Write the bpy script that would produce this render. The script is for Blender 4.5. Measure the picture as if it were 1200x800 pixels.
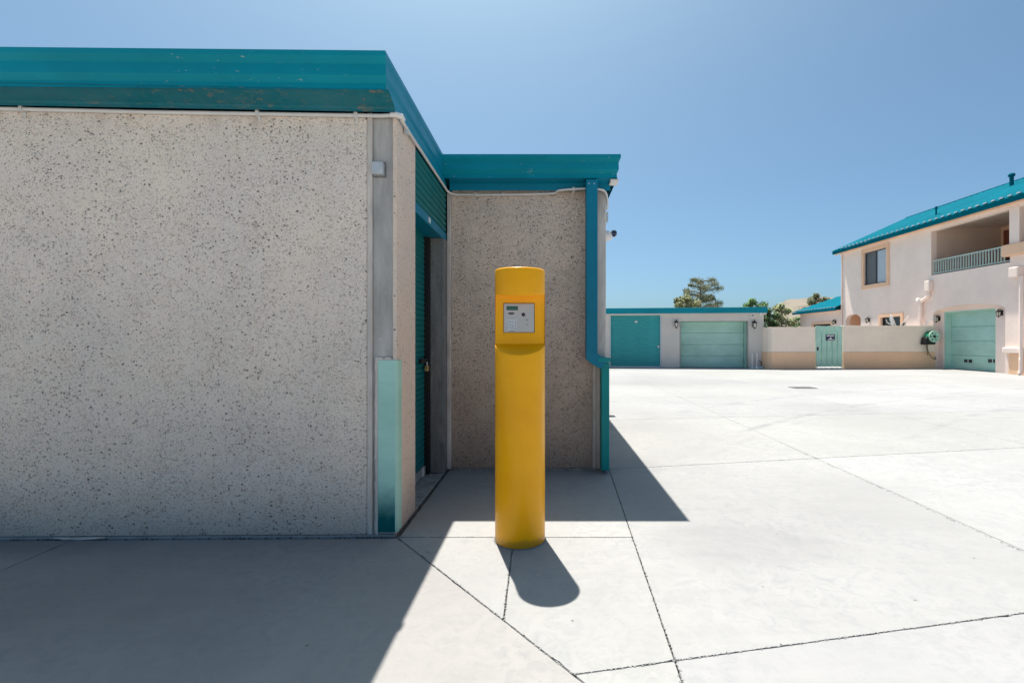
import bpy, bmesh, math, random
from mathutils import Vector, noise
random.seed(7)
R = math.radians
sc = bpy.context.scene
for o in list(bpy.data.objects): bpy.data.objects.remove(o)

# ------------------------------------------------------------------ camera, sky, sun, exposure
EYE = 1.3                      # camera height; camera stands at x = y = 0 looking along +Y
FPX = 560.0                    # focal length in pixels of a 1200 px wide frame
cam = bpy.data.cameras.new('camera')
cam.sensor_width = 36; cam.lens = FPX / 1200 * 36
cam.shift_x = -40 / 1200; cam.shift_y = -2 / 1200
cam.clip_start = 0.05; cam.clip_end = 5000
co = bpy.data.objects.new('camera', cam); sc.collection.objects.link(co)
co.location = (0, 0, EYE); co.rotation_euler = (R(90), 0, 0)
sc.camera = co

SUNV = Vector((-0.105, 0.363, 1.0)).normalized()      # towards the sun
elev = math.asin(SUNV.z); azim = math.atan2(SUNV.x, SUNV.y)
w = bpy.data.worlds.new('World'); sc.world = w; w.use_nodes = True
nt = w.node_tree; bg = nt.nodes['Background']
sky = nt.nodes.new('ShaderNodeTexSky'); sky.sky_type = 'NISHITA'
sky.sun_disc = False; sky.sun_elevation = elev; sky.sun_rotation = azim
sky.altitude = 0; sky.air_density = 0.6; sky.dust_density = 2.6; sky.ozone_density = 3.0
tint = nt.nodes.new('ShaderNodeMix'); tint.data_type = 'RGBA'; tint.blend_type = 'MULTIPLY'; tint.inputs[0].default_value = 1
nt.links.new(sky.outputs[0], tint.inputs[6]); tint.inputs[7].default_value = (.77, 1.03, 1.02, 1)
nt.links.new(tint.outputs[2], bg.inputs[0]); bg.inputs[1].default_value = 0.0825
sl = bpy.data.lights.new('sun', 'SUN'); sl.energy = 4.9; sl.angle = R(0.5); sl.color = (1.0, .943, .86)
so = bpy.data.objects.new('sun', sl); sc.collection.objects.link(so)
so.rotation_euler = SUNV.to_track_quat('Z', 'Y').to_euler(); so.location = (-3, 8, 30)
sc.view_settings.view_transform = 'Standard'; sc.view_settings.look = 'None'
sc.view_settings.exposure = 0.98; sc.view_settings.gamma = 1.0
sc.render.engine = 'CYCLES'
sc.cycles.max_bounces = 8; sc.cycles.diffuse_bounces = 5

def g(x, y):                   # a spot on the pavement seen in the photograph -> metres
    k = EYE / (y - 398.0); return ((x - 640) * k, FPX * k)

# ------------------------------------------------------------------ materials
def new_mat(name, rough=.6, metal=0.0, spec=.5):
    m = bpy.data.materials.new(name); m.use_nodes = True
    b = m.node_tree.nodes['Principled BSDF']
    b.inputs['Roughness'].default_value = rough; b.inputs['Metallic'].default_value = metal
    b.inputs['Specular IOR Level'].default_value = spec
    return m, m.node_tree, b
class NG:
    """tiny node-graph helper"""
    def __init__(s, t):
        s.t = t; s.co = t.nodes.new('ShaderNodeTexCoord').outputs['Object']
    def n(s, kind, **kw):
        x = s.t.nodes.new('ShaderNode' + kind)
        for k, v in kw.items(): setattr(x, k, v)
        return x
    def lk(s, a, b): s.t.links.new(a, b)
    def map(s, scale=(1, 1, 1), rot=(0, 0, 0), loc=(0, 0, 0)):
        x = s.n('Mapping'); s.lk(s.co, x.inputs[0]); x.inputs['Scale'].default_value = scale
        x.inputs['Rotation'].default_value = rot; x.inputs['Location'].default_value = loc
        return x.outputs[0]
    def noise(s, scale, detail=4, rough=.55, co=None, dist=0):
        x = s.n('TexNoise'); s.lk(co or s.co, x.inputs['Vector'])
        x.inputs['Scale'].default_value = scale; x.inputs['Detail'].default_value = detail
        x.inputs['Roughness'].default_value = rough; x.inputs['Distortion'].default_value = dist
        return x.outputs['Fac']
    def ramp(s, fac, a, b, c0=(0, 0, 0), c1=(1, 1, 1)):
        x = s.n('ValToRGB'); s.lk(fac, x.inputs[0])
        x.color_ramp.elements[0].position = a; x.color_ramp.elements[1].position = b
        x.color_ramp.elements[0].color = (*c0, 1); x.color_ramp.elements[1].color = (*c1, 1)
        return x.outputs[0]
    def mix(s, fac, a, b, mode='MIX'):
        x = s.n('Mix', data_type='RGBA', blend_type=mode)
        for v, i in ((fac, 0), (a, 6), (b, 7)):
            if isinstance(v, (int, float)): x.inputs[i].default_value = v
            elif isinstance(v, tuple): x.inputs[i].default_value = (*v, 1)
            else: s.lk(v, x.inputs[i])
        return x.outputs[2]
    def math(s, op, a, b=0.0, c=None, clamp=False):
        x = s.n('Math', operation=op, use_clamp=clamp)
        for i, v in enumerate((a, b) if c is None else (a, b, c)):
            if isinstance(v, (int, float)): x.inputs[i].default_value = v
            else: s.lk(v, x.inputs[i])
        return x.outputs[0]
    def bump(s, h, bsdf, strength=.3, dist=.01):
        x = s.n('Bump'); s.lk(h, x.inputs['Height'])
        x.inputs['Strength'].default_value = strength; x.inputs['Distance'].default_value = dist
        s.lk(x.outputs[0], bsdf.inputs['Normal'])
    def xyz(s):
        x = s.n('SeparateXYZ'); s.lk(s.co, x.inputs[0]); return x.outputs

def plain(name, col, rough=.5, metal=0., spec=.5, var=.08, scale=6, bump=0., bscale=60):
    m, t, b = new_mat(name, rough, metal, spec); q = NG(t)
    f = q.ramp(q.noise(scale), .3, .7)
    c = q.mix(f, tuple(v * (1 - var) for v in col), tuple(min(1, v * (1 + var)) for v in col))
    q.lk(c, b.inputs['Base Color'])
    if bump: q.bump(q.noise(bscale, 3), b, bump, .004)
    return m

def concrete(name, col, tyre=False, dark=.0, use_objcol=False):
    m, t, b = new_mat(name, .95, 0, .06); q = NG(t)
    big = q.ramp(q.noise(.45, 5, .6), .35, .68)
    mid = q.ramp(q.noise(2.3, 5, .65, dist=.6), .35, .7)
    fine = q.ramp(q.noise(38, 4, .7), .3, .7)
    grain = q.ramp(q.noise(240, 2, .6), .3, .7)
    c = q.mix(big, tuple(v * .85 for v in col), tuple(v * 1.04 for v in col))
    c = q.mix(q.math('MULTIPLY', mid, .34), c, tuple(v * v_ for v, v_ in zip(col, (.74, .76, .80))))
    c = q.mix(q.math('MULTIPLY', fine, .16), c, tuple(v * .72 for v in col))
    c = q.mix(q.math('MULTIPLY', grain, .12), c, tuple(min(1, v * 1.25) for v in col))
    mo = q.ramp(q.noise(11, 6, .72, dist=1.2), .46, .66); c = q.mix(q.math('MULTIPLY', mo, q.math('MULTIPLY', q.ramp(q.noise(.9, 3), .25, .6), .48)), c, tuple(v * v_ for v, v_ in zip(col, (.62, .66, .72))))
    wr = q.ramp(q.noise(4.2, 6, .75, dist=2.0), .56, .62); c = q.mix(q.math('MULTIPLY', wr, .07), c, tuple(min(1, v * 1.3) for v in col))
    # broom / drag streaks and faint water marks
    st = q.ramp(q.noise(5, 5, .7, co=q.map((.25, 3.2, 1), (0, 0, R(12)))), .45, .75)
    c = q.mix(q.math('MULTIPLY', st, .2), c, tuple(v * .70 for v in col))
    # dark specks, small chips
    vo = q.n('TexVoronoi'); q.lk(q.co, vo.inputs['Vector']); vo.inputs['Scale'].default_value = 7
    pit = q.math('LESS_THAN', vo.outputs['Distance'], .045)
    sep = q.n('SeparateXYZ'); q.lk(vo.outputs['Color'], sep.inputs[0])
    pit = q.math('MULTIPLY', pit, q.math('GREATER_THAN', sep.outputs[0], .80))
    c = q.mix(q.math('MULTIPLY', pit, .75), c, (.09, .08, .07))
    if tyre:
        x, y, z = q.xyz()
        def blot(cx, cy, rx, ry, amt, cc):
            dx = q.math('DIVIDE', q.math('SUBTRACT', x, cx), rx); dy = q.math('DIVIDE', q.math('SUBTRACT', y, cy), ry)
            d = q.math('ADD', q.math('MULTIPLY', dx, dx), q.math('MULTIPLY', dy, dy))
            d = q.math('ADD', d, q.math('MULTIPLY', q.math('SUBTRACT', q.noise(3.0, 5, .65), .5), 1.8))
            k = q.math('MULTIPLY', q.math('SUBTRACT', 1.0, d, clamp=True), amt * 1.6)
            return q.mix(k, cc, (.20, .20, .21))
        for bl in ((1.28, 3.05, .75, .38, .22), (1.9, 3.5, 1.3, .5, .10), (-.05, 4.68, .9, .16, .22), (3.9, 3.1, .9, .6, .07),
                   (-3.3, 3.05, .8, .25, .5), (4.5, 14.5, 5.0, 1.6, .17), (.75, 4.95, .5, .4, .25), (-2.6, 2.2, 1.0, .5, .25), (-1.6, 1.9, .5, .8, .2), (2.6, 4.2, .9, .5, .10), (5.2, 4.4, 1.5, .6, .10), (1.2, 2.5, .4, .5, .08), (7, 9, 3, .8, .12), (1.5, 7.2, 1.2, .6, .12), (2.3, 2.1, .7, .3, .06)):
            c = blot(bl[0], bl[1], bl[2], bl[3], bl[4], c)
        # faint curved tyre tracks
        for cx, cy, rad, wd, amt in ((15.5, -6, 18.0, .10, .13), (15.5, -6, 17.75, .07, .09), (15.5, -6, 19.6, .11, .12), (22, -14, 26.6, .12, .11), (22, -14, 28.3, .10, .10), (2, -9, 17.5, .10, .08), (2, -9, 19.1, .10, .08), (6, 30, 20.5, .12, .09), (6, 30, 22.1, .1, .09)):
            dx = q.math('SUBTRACT', x, cx); dy = q.math('SUBTRACT', y, cy)
            r = q.math('SQRT', q.math('ADD', q.math('MULTIPLY', dx, dx), q.math('MULTIPLY', dy, dy)))
            k = q.math('SUBTRACT', 1.0, q.math('DIVIDE', q.math('ABSOLUTE', q.math('SUBTRACT', r, rad)), wd), clamp=True)
            k = q.math('MULTIPLY', k, q.ramp(q.noise(1.3, 3), .42, .62))
            k = q.math('MULTIPLY', q.math('MULTIPLY', k, amt * 3.0), q.math('DIVIDE', q.math('SUBTRACT', y, 4.6), 2.5, clamp=True))
            c = q.mix(k, c, (.16, .16, .17))
    if use_objcol:
        oi = q.n('ObjectInfo'); c = q.mix(1.0, c, oi.outputs['Color'], 'MULTIPLY')
    q.lk(c, b.inputs['Base Color'])
    h = q.math('ADD', q.math('MULTIPLY', q.noise(60, 4, .7), .6), q.math('MULTIPLY', q.noise(9, 3), .7))
    h = q.math('SUBTRACT', h, q.math('MULTIPLY', pit, .6))
    q.bump(h, b, .22, .006)
    return m

def aggregate(name, col, dens=1.0, light=1.0, brown=0.):
    """exposed aggregate panel: sandy matrix, small dark and pale stones, pits"""
    m, t, b = new_mat(name, .92, 0, .2); q = NG(t)
    warp = q.n('TexNoise'); q.lk(q.co, warp.inputs['Vector']); warp.inputs['Scale'].default_value = 40
    wv = q.n('MixRGB') if False else None
    c = q.mix(q.ramp(q.noise(1.1, 5, .6), .35, .68), tuple(v * e for v, e in zip(col, (.88, .89, .92))), tuple(v * e for v, e in zip(col, (1.07, 1.03, .98))))
    c = q.mix(q.math('MULTIPLY', q.ramp(q.noise(7, 4, .65), .35, .7), .35), c, tuple(v * e for v, e in zip(col, (.94, .85, .78))))
    c = q.mix(q.math('MULTIPLY', q.ramp(q.noise(90, 3, .7), .38, .66), .34), c, tuple(v * .62 for v in col))
    patch = q.ramp(q.noise(3.6, 5, .7), .34, .64)
    pits = None
    x, y, z = q.xyz()
    def stones(scale, size, share, colr, k, seed, useamt=True):
        nonlocal c, pits
        vo = q.n('TexVoronoi'); q.lk(q.map((1, 1, 1.25), (0, 0, 0), (seed, seed * 1.7, seed * .6)), vo.inputs['Vector']); vo.inputs['Scale'].default_value = scale
        sep = q.n('SeparateXYZ'); q.lk(vo.outputs['Color'], sep.inputs[0])
        sz = q.math('MULTIPLY', size, q.math('ADD', .45, sep.outputs[1]))
        inside = q.math('LESS_THAN', vo.outputs['Distance'], sz)
        pick = q.math('LESS_THAN', sep.outputs[0], q.math('MULTIPLY', share, q.math('ADD', .40, q.math('MULTIPLY', patch, .85))))
        f = q.math('MULTIPLY', inside, pick)
        f2 = q.math('MULTIPLY', f, q.math('ADD', k * .55, q.math('MULTIPLY', sep.outputs[2], k * .45)))
        c = q.mix(f2, c, colr)
        pits = f if pits is None else q.math('ADD', pits, f)
    stones(150, .46, .22 * dens, (.34, .29, .25), .45, 1.3)
    stones(105, .42, .16 * dens, (.17, .14, .12), .6, 0.0)
    stones(30, .30, .07 * dens, (.42, .36, .31), .5, 21.1)
    stones(45, .34, .09 * dens, (.30, .25, .22), .55, 23.1)
    stones(58, .36, .13 * dens, (.05, .045, .045), .85, 3.1)
    stones(38, .20, .07 * dens, (.03, .03, .035), .9, 11.7)
    pits_dark = pits
    stones(120, .44, .30 * light, (.85, .80, .72), .55, 17.3)
    stones(75, .40, .16 * light, (.86, .82, .76), .65, 7.3)
    stones(50, .28, .06 * light, (.88, .86, .82), .75, 5.3)
    stones(85, .42, .16 * dens, (.46, .27, .17), .6, 9.3)
    stones(90, .42, .12 * dens, (.36, .36, .38), .6, 13.3)
    # grime creeping up from the pavement and rusty run-off just under the roof trim
    nz = q.noise(4.5, 5, .7)
    low = q.math('SUBTRACT', 1.0, q.math('DIVIDE', z, q.math('MULTIPLY', nz, .9)), clamp=True)
    c = q.mix(q.math('MULTIPLY', low, .3), c, (.14, .115, .10))
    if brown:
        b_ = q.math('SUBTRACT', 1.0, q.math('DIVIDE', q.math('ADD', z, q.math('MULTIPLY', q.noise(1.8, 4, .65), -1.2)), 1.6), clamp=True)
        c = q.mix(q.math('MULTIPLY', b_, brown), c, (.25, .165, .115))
    run = q.noise(6, 4, .7, co=q.map((1, 1, .08)))
    top = q.math('MULTIPLY', q.math('SUBTRACT', z, q.math('SUBTRACT', 2.80, q.math('MULTIPLY', q.ramp(run, .4, .8), .30))), 5.0, clamp=True)
    c = q.mix(q.math('MULTIPLY', top, .45), c, (.30, .19, .12))
    q.lk(c, b.inputs['Base Color'])
    h = q.math('SUBTRACT', q.math('MULTIPLY', q.noise(110, 3, .7), .8), q.math('MULTIPLY', pits_dark, .45))
    q.bump(h, b, .7, .008)
    return m

def smooth_cement(name, col, streak=.5):
    m, t, b = new_mat(name, .8, 0, .3); q = NG(t)
    c = q.mix(q.ramp(q.noise(3, 5, .65, co=q.map((2.5, 2.5, .6))), .32, .7), tuple(v * .72 for v in col), tuple(v * 1.15 for v in col))
    c = q.mix(q.math('MULTIPLY', q.ramp(q.noise(16, 5, .7, co=q.map((1, 1, .25))), .5, .75), streak), c, tuple(v * .45 for v in col))
    c = q.mix(q.math('MULTIPLY', q.ramp(q.noise(22, 4, .7), .6, .75), .5), c, (.62, .60, .57))
    q.lk(c, b.inputs['Base Color']); q.bump(q.noise(70, 4, .7), b, .25, .004)
    return m

def paint_metal(name, col, rough=.35, chips=.0, fade=.0, spec=.5, coat=.0, streaky=.3, chipcol=(.55, .53, .48)):
    m, t, b = new_mat(name, rough, 0, spec); q = NG(t)
    c = q.mix(q.ramp(q.noise(1.7, 4, .6, co=q.map((.5, .5, 1))), .3, .7), tuple(v * .86 for v in col), tuple(min(1, v * 1.12) for v in col))
    c = q.mix(q.math('MULTIPLY', q.ramp(q.noise(9, 5, .7, co=q.map((.6, .6, 2.0))), .5, .8), streaky), c, tuple(v * .6 for v in col))
    if fade: c = q.mix(q.math('MULTIPLY', q.ramp(q.noise(2.6, 5, .7), .35, .75), fade), c, tuple(min(1, v * .55 + .16) for v in col))
    if chips:
        ch = q.ramp(q.noise(26, 5, .75, co=q.map((.5, .5, 2.2))), .66 - chips * .16, .70 - chips * .12)
        ch = q.math('MULTIPLY', ch, q.ramp(q.noise(1.4, 2), .42, .55))
        c = q.mix(q.math('MULTIPLY', ch, .8), c, chipcol)
    q.lk(c, b.inputs['Base Color'])
    rr = q.n('MapRange'); q.lk(q.noise(5, 4), rr.inputs[0]); rr.inputs[3].default_value = rough * .7; rr.inputs[4].default_value = min(1, rough * 1.4)
    q.lk(rr.outputs[0], b.inputs['Roughness'])
    b.inputs['Coat Weight'].default_value = coat; b.inputs['Coat Roughness'].default_value = .12
    q.bump(q.noise(3.5, 2), b, .06, .02)
    return m

def stucco(name, col):
    m, t, b = new_mat(name, .95, 0, .15); q = NG(t)
    c = q.mix(q.ramp(q.noise(.8, 5, .65), .3, .7), tuple(v * .93 for v in col), tuple(min(1, v * 1.05) for v in col))
    c = q.mix(q.math('MULTIPLY', q.ramp(q.noise(6, 5, .7, co=q.map((1, 1, .35))), .5, .8), .18), c, tuple(v * .75 for v in col))
    q.lk(c, b.inputs['Base Color']); q.bump(q.noise(45, 4, .7), b, .3, .01)
    return m

M = {}
M['pave'] = concrete('pavement_concrete', (.325, .323, .319), tyre=True, use_objcol=True)
M['dirt'] = plain('joint_dirt', (.11, .10, .085), .95, var=.5, scale=60, bump=.6)
M['desert'] = plain('desert_soil', (.42, .35, .27), .95, var=.15, scale=.2, bump=.3, bscale=8)
M['hill'] = plain('dry_hillside', (.165, .14, .11), .95, var=.3, scale=.02, bump=.3, bscale=.2)
M['agg'] = aggregate('exposed_aggregate', (.90, .81, .71), 1.15, .9, brown=.12)
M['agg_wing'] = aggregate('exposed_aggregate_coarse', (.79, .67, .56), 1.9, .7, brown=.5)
M['agg_side'] = aggregate('exposed_aggregate_fine', (.84, .71, .60), .35, .2)
M['cem'] = smooth_cement('grey_cement_strip', (.47, .455, .43))
M['cem_d'] = smooth_cement('dark_cement_jamb', (.21, .215, .21), .9)
M['cem_l'] = smooth_cement('pale_cement_edge', (.64, .585, .53), .5)
M['footing'] = smooth_cement('footing_concrete', (.33, .33, .33), .4)
TEAL = (.0, .185, .235)
M['teal'] = paint_metal('teal_trim_paint', (.0, .25, .33), .5, spec=.2, chips=.08, streaky=.2)
M['teal_w'] = paint_metal('weathered_teal_paint', (.002, .14, .18), .6, spec=.15, chips=.6, fade=.22, streaky=.7, chipcol=(.19, .17, .13))
M['teal_side'] = paint_metal('sky_lit_teal_paint', (.0, .22, .33), .42, spec=.35, streaky=.12)  # bluer trim copy for side faces, reflected sky put into the colour
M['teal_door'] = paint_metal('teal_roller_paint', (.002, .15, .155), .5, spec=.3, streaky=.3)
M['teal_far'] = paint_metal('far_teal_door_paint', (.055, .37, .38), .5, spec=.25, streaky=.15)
M['guard'] = paint_metal('sea_green_guard_paint', (.42, .70, .60), .8, spec=.05, fade=.12, streaky=.3)
_m = M['guard']; _q = NG(_m.node_tree); _b = _m.node_tree.nodes['Principled BSDF']; _src = _b.inputs['Base Color'].links[0].from_socket
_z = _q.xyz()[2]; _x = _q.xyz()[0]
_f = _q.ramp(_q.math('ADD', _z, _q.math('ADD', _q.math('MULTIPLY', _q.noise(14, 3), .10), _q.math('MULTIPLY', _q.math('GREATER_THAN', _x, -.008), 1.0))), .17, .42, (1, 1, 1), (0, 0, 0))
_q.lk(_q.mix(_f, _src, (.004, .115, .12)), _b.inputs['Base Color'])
M['pipe_teal'] = paint_metal('blue_teal_downspout_paint', (.0, .19, .30), .45, spec=.25, streaky=.1)
M['pipe_teal_low'] = paint_metal('green_teal_downspout_paint', (.0, .27, .27), .45, spec=.25, streaky=.15)
M['roof'] = paint_metal('teal_metal_roof', (.0, .12, .17), .7, spec=.02, streaky=.1)
M['mint'] = paint_metal('mint_garage_paint', (.42, .66, .57), .5, streaky=.12)
M['gate'] = paint_metal('mint_gate_paint', (.42, .65, .55), .6, streaky=.2)
M['rail'] = paint_metal('pale_green_rail_paint', (.42, .52, .48), .5, streaky=.1)
M['yellow'] = paint_metal('yellow_bollard_paint', (1.0, .425, .0), .36, spec=.25, coat=.05, streaky=.05, chips=.12, chipcol=(.55, .22, .03))
_m = M['yellow']; _q = NG(_m.node_tree); _b = _m.node_tree.nodes['Principled BSDF']; _src = _b.inputs['Base Color'].links[0].from_socket
_f = _q.ramp(_q.math('SUBTRACT', _q.xyz()[2], _q.math('MULTIPLY', _q.noise(18, 4, .7), .07)), -.03, .03, (1, 1, 1), (0, 0, 0))
_sc = _q.math('MULTIPLY', _q.ramp(_q.noise(30, 4, .7, co=_q.map((1, 1, .3))), .60, .68), .4)
_c = _q.mix(_q.math('MULTIPLY', _f, .55), _src, (.35, .17, .03)); _c = _q.mix(_sc, _c, (.80, .34, .0))
_q.lk(_c, _b.inputs['Base Color'])
M['conduit'] = plain('white_conduit', (.66, .65, .63), .45, var=.06)
M['galv'] = plain('galvanised_box', (.50, .55, .58), .5, .1, var=.12, scale=20)
M['steel'] = plain('brushed_plate', (.47, .46, .45), .42, .35, var=.05, scale=4)
M['black'] = plain('black_plastic', (.012, .012, .013), .35, var=.1)
M['shadowgap'] = plain('track_gap_shade', (.01, .01, .01), .8, var=.1)  # flat black standing in for shade beside the door curtain
M['lcd'] = plain('green_display', (.03, .12, .085), .2, var=.1)
M['keyw'] = plain('white_key', (.66, .68, .72), .4, var=.04)
M['ink'] = plain('grey_ink', (.035, .035, .04), .5)
M['brass'] = plain('brass', (.62, .44, .2), .3, .8)
M['white'] = plain('white_plastic', (.72, .71, .69), .4, var=.04)
M['lens'] = plain('dark_lens', (.02, .03, .08), .1)
M['stucco'] = stucco('pink_stucco', (.89, .735, .655))
M['stucco_in'] = stucco('shade_toned_stucco', (.66, .52, .43))  # darker stucco copy, the balcony's shade put into its colour
M['peach'] = stucco('peach_trim_stucco', (.82, .54, .37))
M['gstucco'] = stucco('garden_wall_stucco', (.92, .785, .66))
M['tan'] = stucco('tan_wainscot_stucco', (.86, .565, .37))
M['far_wall'] = stucco('grey_garage_wall', (.64, .60, .55))
M['glass'] = plain('dark_window_glass', (.02, .028, .035), .04, spec=.9, var=.02)
M['glassl'] = plain('pale_window_pane', (.42, .47, .53), .15, spec=.8, var=.03)  # pale blue-grey for one pane of the upper window
M['frame'] = plain('dark_window_frame', (.03, .03, .035), .4)
M['red_door'] = plain('red_brown_door', (.20, .055, .035), .5)
M['lampglass'] = plain('frosted_lamp_glass', (.62, .58, .5), .25)
M['hose'] = plain('brown_hose', (.16, .11, .06), .5)
M['mintw'] = plain('mint_reel_plastic', (.42, .72, .56), .4, var=.04)
M['greenp'] = plain('green_reel_plastic', (.03, .30, .15), .4)
M['bark'] = plain('bark', (.13, .095, .07), .9, var=.3, scale=20)
def leafmat(name, col, trans=.25):
    m, t, b = new_mat(name, .7, 0, .2); q = NG(t)
    c = q.mix(q.ramp(q.noise(1.6, 4), .35, .65), tuple(v * .6 for v in col), tuple(v * 1.45 for v in col)); q.lk(c, b.inputs['Base Color'])
    return m
M['pine'] = leafmat('pine_needles', (.16, .18, .10))
M['olive'] = leafmat('olive_leaves', (.23, .24, .11))
M['green'] = leafmat('green_leaves', (.12, .22, .08))
M['dgreen'] = leafmat('dark_green_leaves', (.07, .12, .045))
M['sage'] = leafmat('sage_leaves', (.34, .36, .20))
M['grate'] = plain('grate_iron', (.16, .15, .14), .6, .3, var=.2, scale=20)

# ------------------------------------------------------------------ mesh helpers
COL = sc.collection
def wl(o):
    v = Vector((0, 0, 0))
    while o is not None: v += o.location; o = o.parent
    return v
class MB:
    """collects shapes; xf maps the shape's own (u, d, z) to the world"""
    def __init__(s, xf=None): s.v = []; s.f = []; s.xf = xf or (lambda a, b, c: (a, b, c))
    def add(s, pts, faces):
        k = len(s.v); s.v += [Vector(s.xf(*p)) for p in pts]; s.f += [tuple(i + k for i in f) for f in faces]; return s
    def box(s, a0, a1, b0, b1, c0, c1):
        return s.add([(a, b, c) for a in (a0, a1) for b in (b0, b1) for c in (c0, c1)],
                     [(0, 1, 3, 2), (4, 6, 7, 5), (0, 4, 5, 1), (2, 3, 7, 6), (0, 2, 6, 4), (1, 5, 7, 3)])
    def prism(s, pts, h0, h1, axis='d'):
        """pts outline; axis 'd': outline (u, z) pushed along d; 'z': outline (u, d) pushed along z; 'u': outline (d, z) along u"""
        f = {'d': lambda p, h: (p[0], h, p[1]), 'z': lambda p, h: (p[0], p[1], h), 'u': lambda p, h: (h, p[0], p[1])}[axis]
        n = len(pts)
        return s.add([f(p, h0) for p in pts] + [f(p, h1) for p in pts],
                     [tuple(range(n))[::-1], tuple(range(n, 2 * n))] + [(i, (i + 1) % n, n + (i + 1) % n, n + i) for i in range(n)])
    def tube(s, path, r, n=12, caps=True):
        path = [Vector(p) for p in path]; rs = r if isinstance(r, (list, tuple)) else [r] * len(path)
        pts = []; faces = []; prev = None
        for i, p in enumerate(path):
            a = path[max(0, i - 1)]; c = path[min(len(path) - 1, i + 1)]; t = (c - a).normalized()
            if prev is None: prev = t.orthogonal().normalized()
            u = (prev - t * prev.dot(t)).normalized(); v = t.cross(u); prev = u
            pts += [tuple(p + (u * math.cos(2 * math.pi * k / n) + v * math.sin(2 * math.pi * k / n)) * rs[i]) for k in range(n)]
        for i in range(len(path) - 1):
            faces += [(i * n + k, i * n + (k + 1) % n, (i + 1) * n + (k + 1) % n, (i + 1) * n + k) for k in range(n)]
        if caps: faces += [tuple(range(n))[::-1], tuple(range((len(path) - 1) * n, len(path) * n))]
        return s.add(pts, faces)
    def lathe(s, prof, cx, cy, n=24, axis='z'):
        """prof: (r, h); axis z at (cx, cy) or axis 'd' centred on u = cx, z = cy"""
        pts = []; faces = []
        for r, h in prof:
            for k in range(n):
                a = 2 * math.pi * k / n
                pts.append((cx + r * math.cos(a), cy + r * math.sin(a), h) if axis == 'z' else (cx + r * math.cos(a), h, cy + r * math.sin(a)))
        for i in range(len(prof) - 1):
            faces += [(i * n + k, i * n + (k + 1) % n, (i + 1) * n + (k + 1) % n, (i + 1) * n + k) for k in range(n)]
        faces += [tuple(range(n))[::-1], tuple(range((len(prof) - 1) * n, len(prof) * n))]
        return s.add(pts, faces)
    def build(s, name, mat, parent=None, smooth=False, bevel=0.0, seg=2, recalc=True):
        me = bpy.data.meshes.new(name); off = wl(parent)
        me.from_pydata([tuple(v - off) for v in s.v], [], s.f)
        if recalc or bevel:
            bm = bmesh.new(); bm.from_mesh(me)
            if recalc: bmesh.ops.recalc_face_normals(bm, faces=bm.faces)
            if bevel:
                es = [e for e in bm.edges if len(e.link_faces) == 2 and e.calc_face_angle(0) > R(30)]
                bmesh.ops.bevel(bm, geom=es, offset=bevel, segments=seg, affect='EDGES', profile=.5, clamp_overlap=True)
            bm.to_mesh(me); bm.free()
        me.materials.append(mat)
        if smooth:
            for p in me.polygons: p.use_smooth = True
            me.set_sharp_from_angle(angle=R(38))
        o = bpy.data.objects.new(name, me); COL.objects.link(o); o.parent = parent
        return o
def thing(name, label, cat, loc=(0, 0, 0), group=None):
    o = bpy.data.objects.new(name, None); COL.objects.link(o); o.location = loc; o.empty_display_size = .2
    o['label'] = label; o['category'] = cat
    if group: o['group'] = group
    return o
def struct(o, kind='structure'): o['kind'] = kind; return o
def copies(o, offs, parent):
    """copies of one part sharing its mesh, moved by each offset"""
    res = []
    for d in offs:
        c = o.copy(); COL.objects.link(c); c.parent = parent; c.location = o.location + Vector(d); res.append(c)
    return res
def wall_grid(mb, u0, u1, z0, z1, holes, d0, d1):
    us = sorted({u0, u1, *[h[0] for h in holes], *[h[1] for h in holes]}); zs = sorted({z0, z1, *[h[2] for h in holes], *[h[3] for h in holes]})
    us = [u for u in us if u0 <= u <= u1]; zs = [z for z in zs if z0 <= z <= z1]
    for a, b in zip(us, us[1:]):
        run = None
        for c, d in zip(zs, zs[1:]):
            mu, mz = (a + b) / 2, (c + d) / 2
            inside = any(h[0] < mu < h[1] and h[2] < mz < h[3] for h in holes)
            if not inside: run = (run[0], d) if run else (c, d)
            if (inside or d == zs[-1]) and run: mb.box(a, b, d0, d1, *run); run = None

# ------------------------------------------------------------------ ground and pavement
m = MB(); m.add([(-900, -700, -.11), (900, -700, -.11), (900, 900, -.11), (-900, 900, -.11)], [(0, 1, 2, 3)])
struct(m.build('ground', M['desert'], recalc=False))
# hill: a long dry ridge far off behind the rooftops
m = MB(); NX, NY = 90, 14; pts = []; X0, X1 = 60, 700
for j in range(NY):
    for i in range(NX):
        x = X0 + (X1 - X0) * i / (NX - 1); y = 480 + 300 * j / (NY - 1)
        ramp = min(1, max(0, (x - .455 * y) / 30)); ramp = ramp * ramp * (3 - 2 * ramp)
        prof = math.sin(min(1, j / 7) * math.pi / 2)
        n = noise.fractal(Vector((x * .012, y * .012, 0)), 1.0, 2.0, 5)
        pts.append((x, y, -.5 + prof * (ramp * 55 + n * 4.5 * ramp)))
m.add(pts, [(j * NX + i, j * NX + i + 1, (j + 1) * NX + i + 1, (j + 1) * NX + i) for j in range(NY - 1) for i in range(NX - 1)])
hill = struct(m.build('hill', M['hill'], smooth=True))

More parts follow.
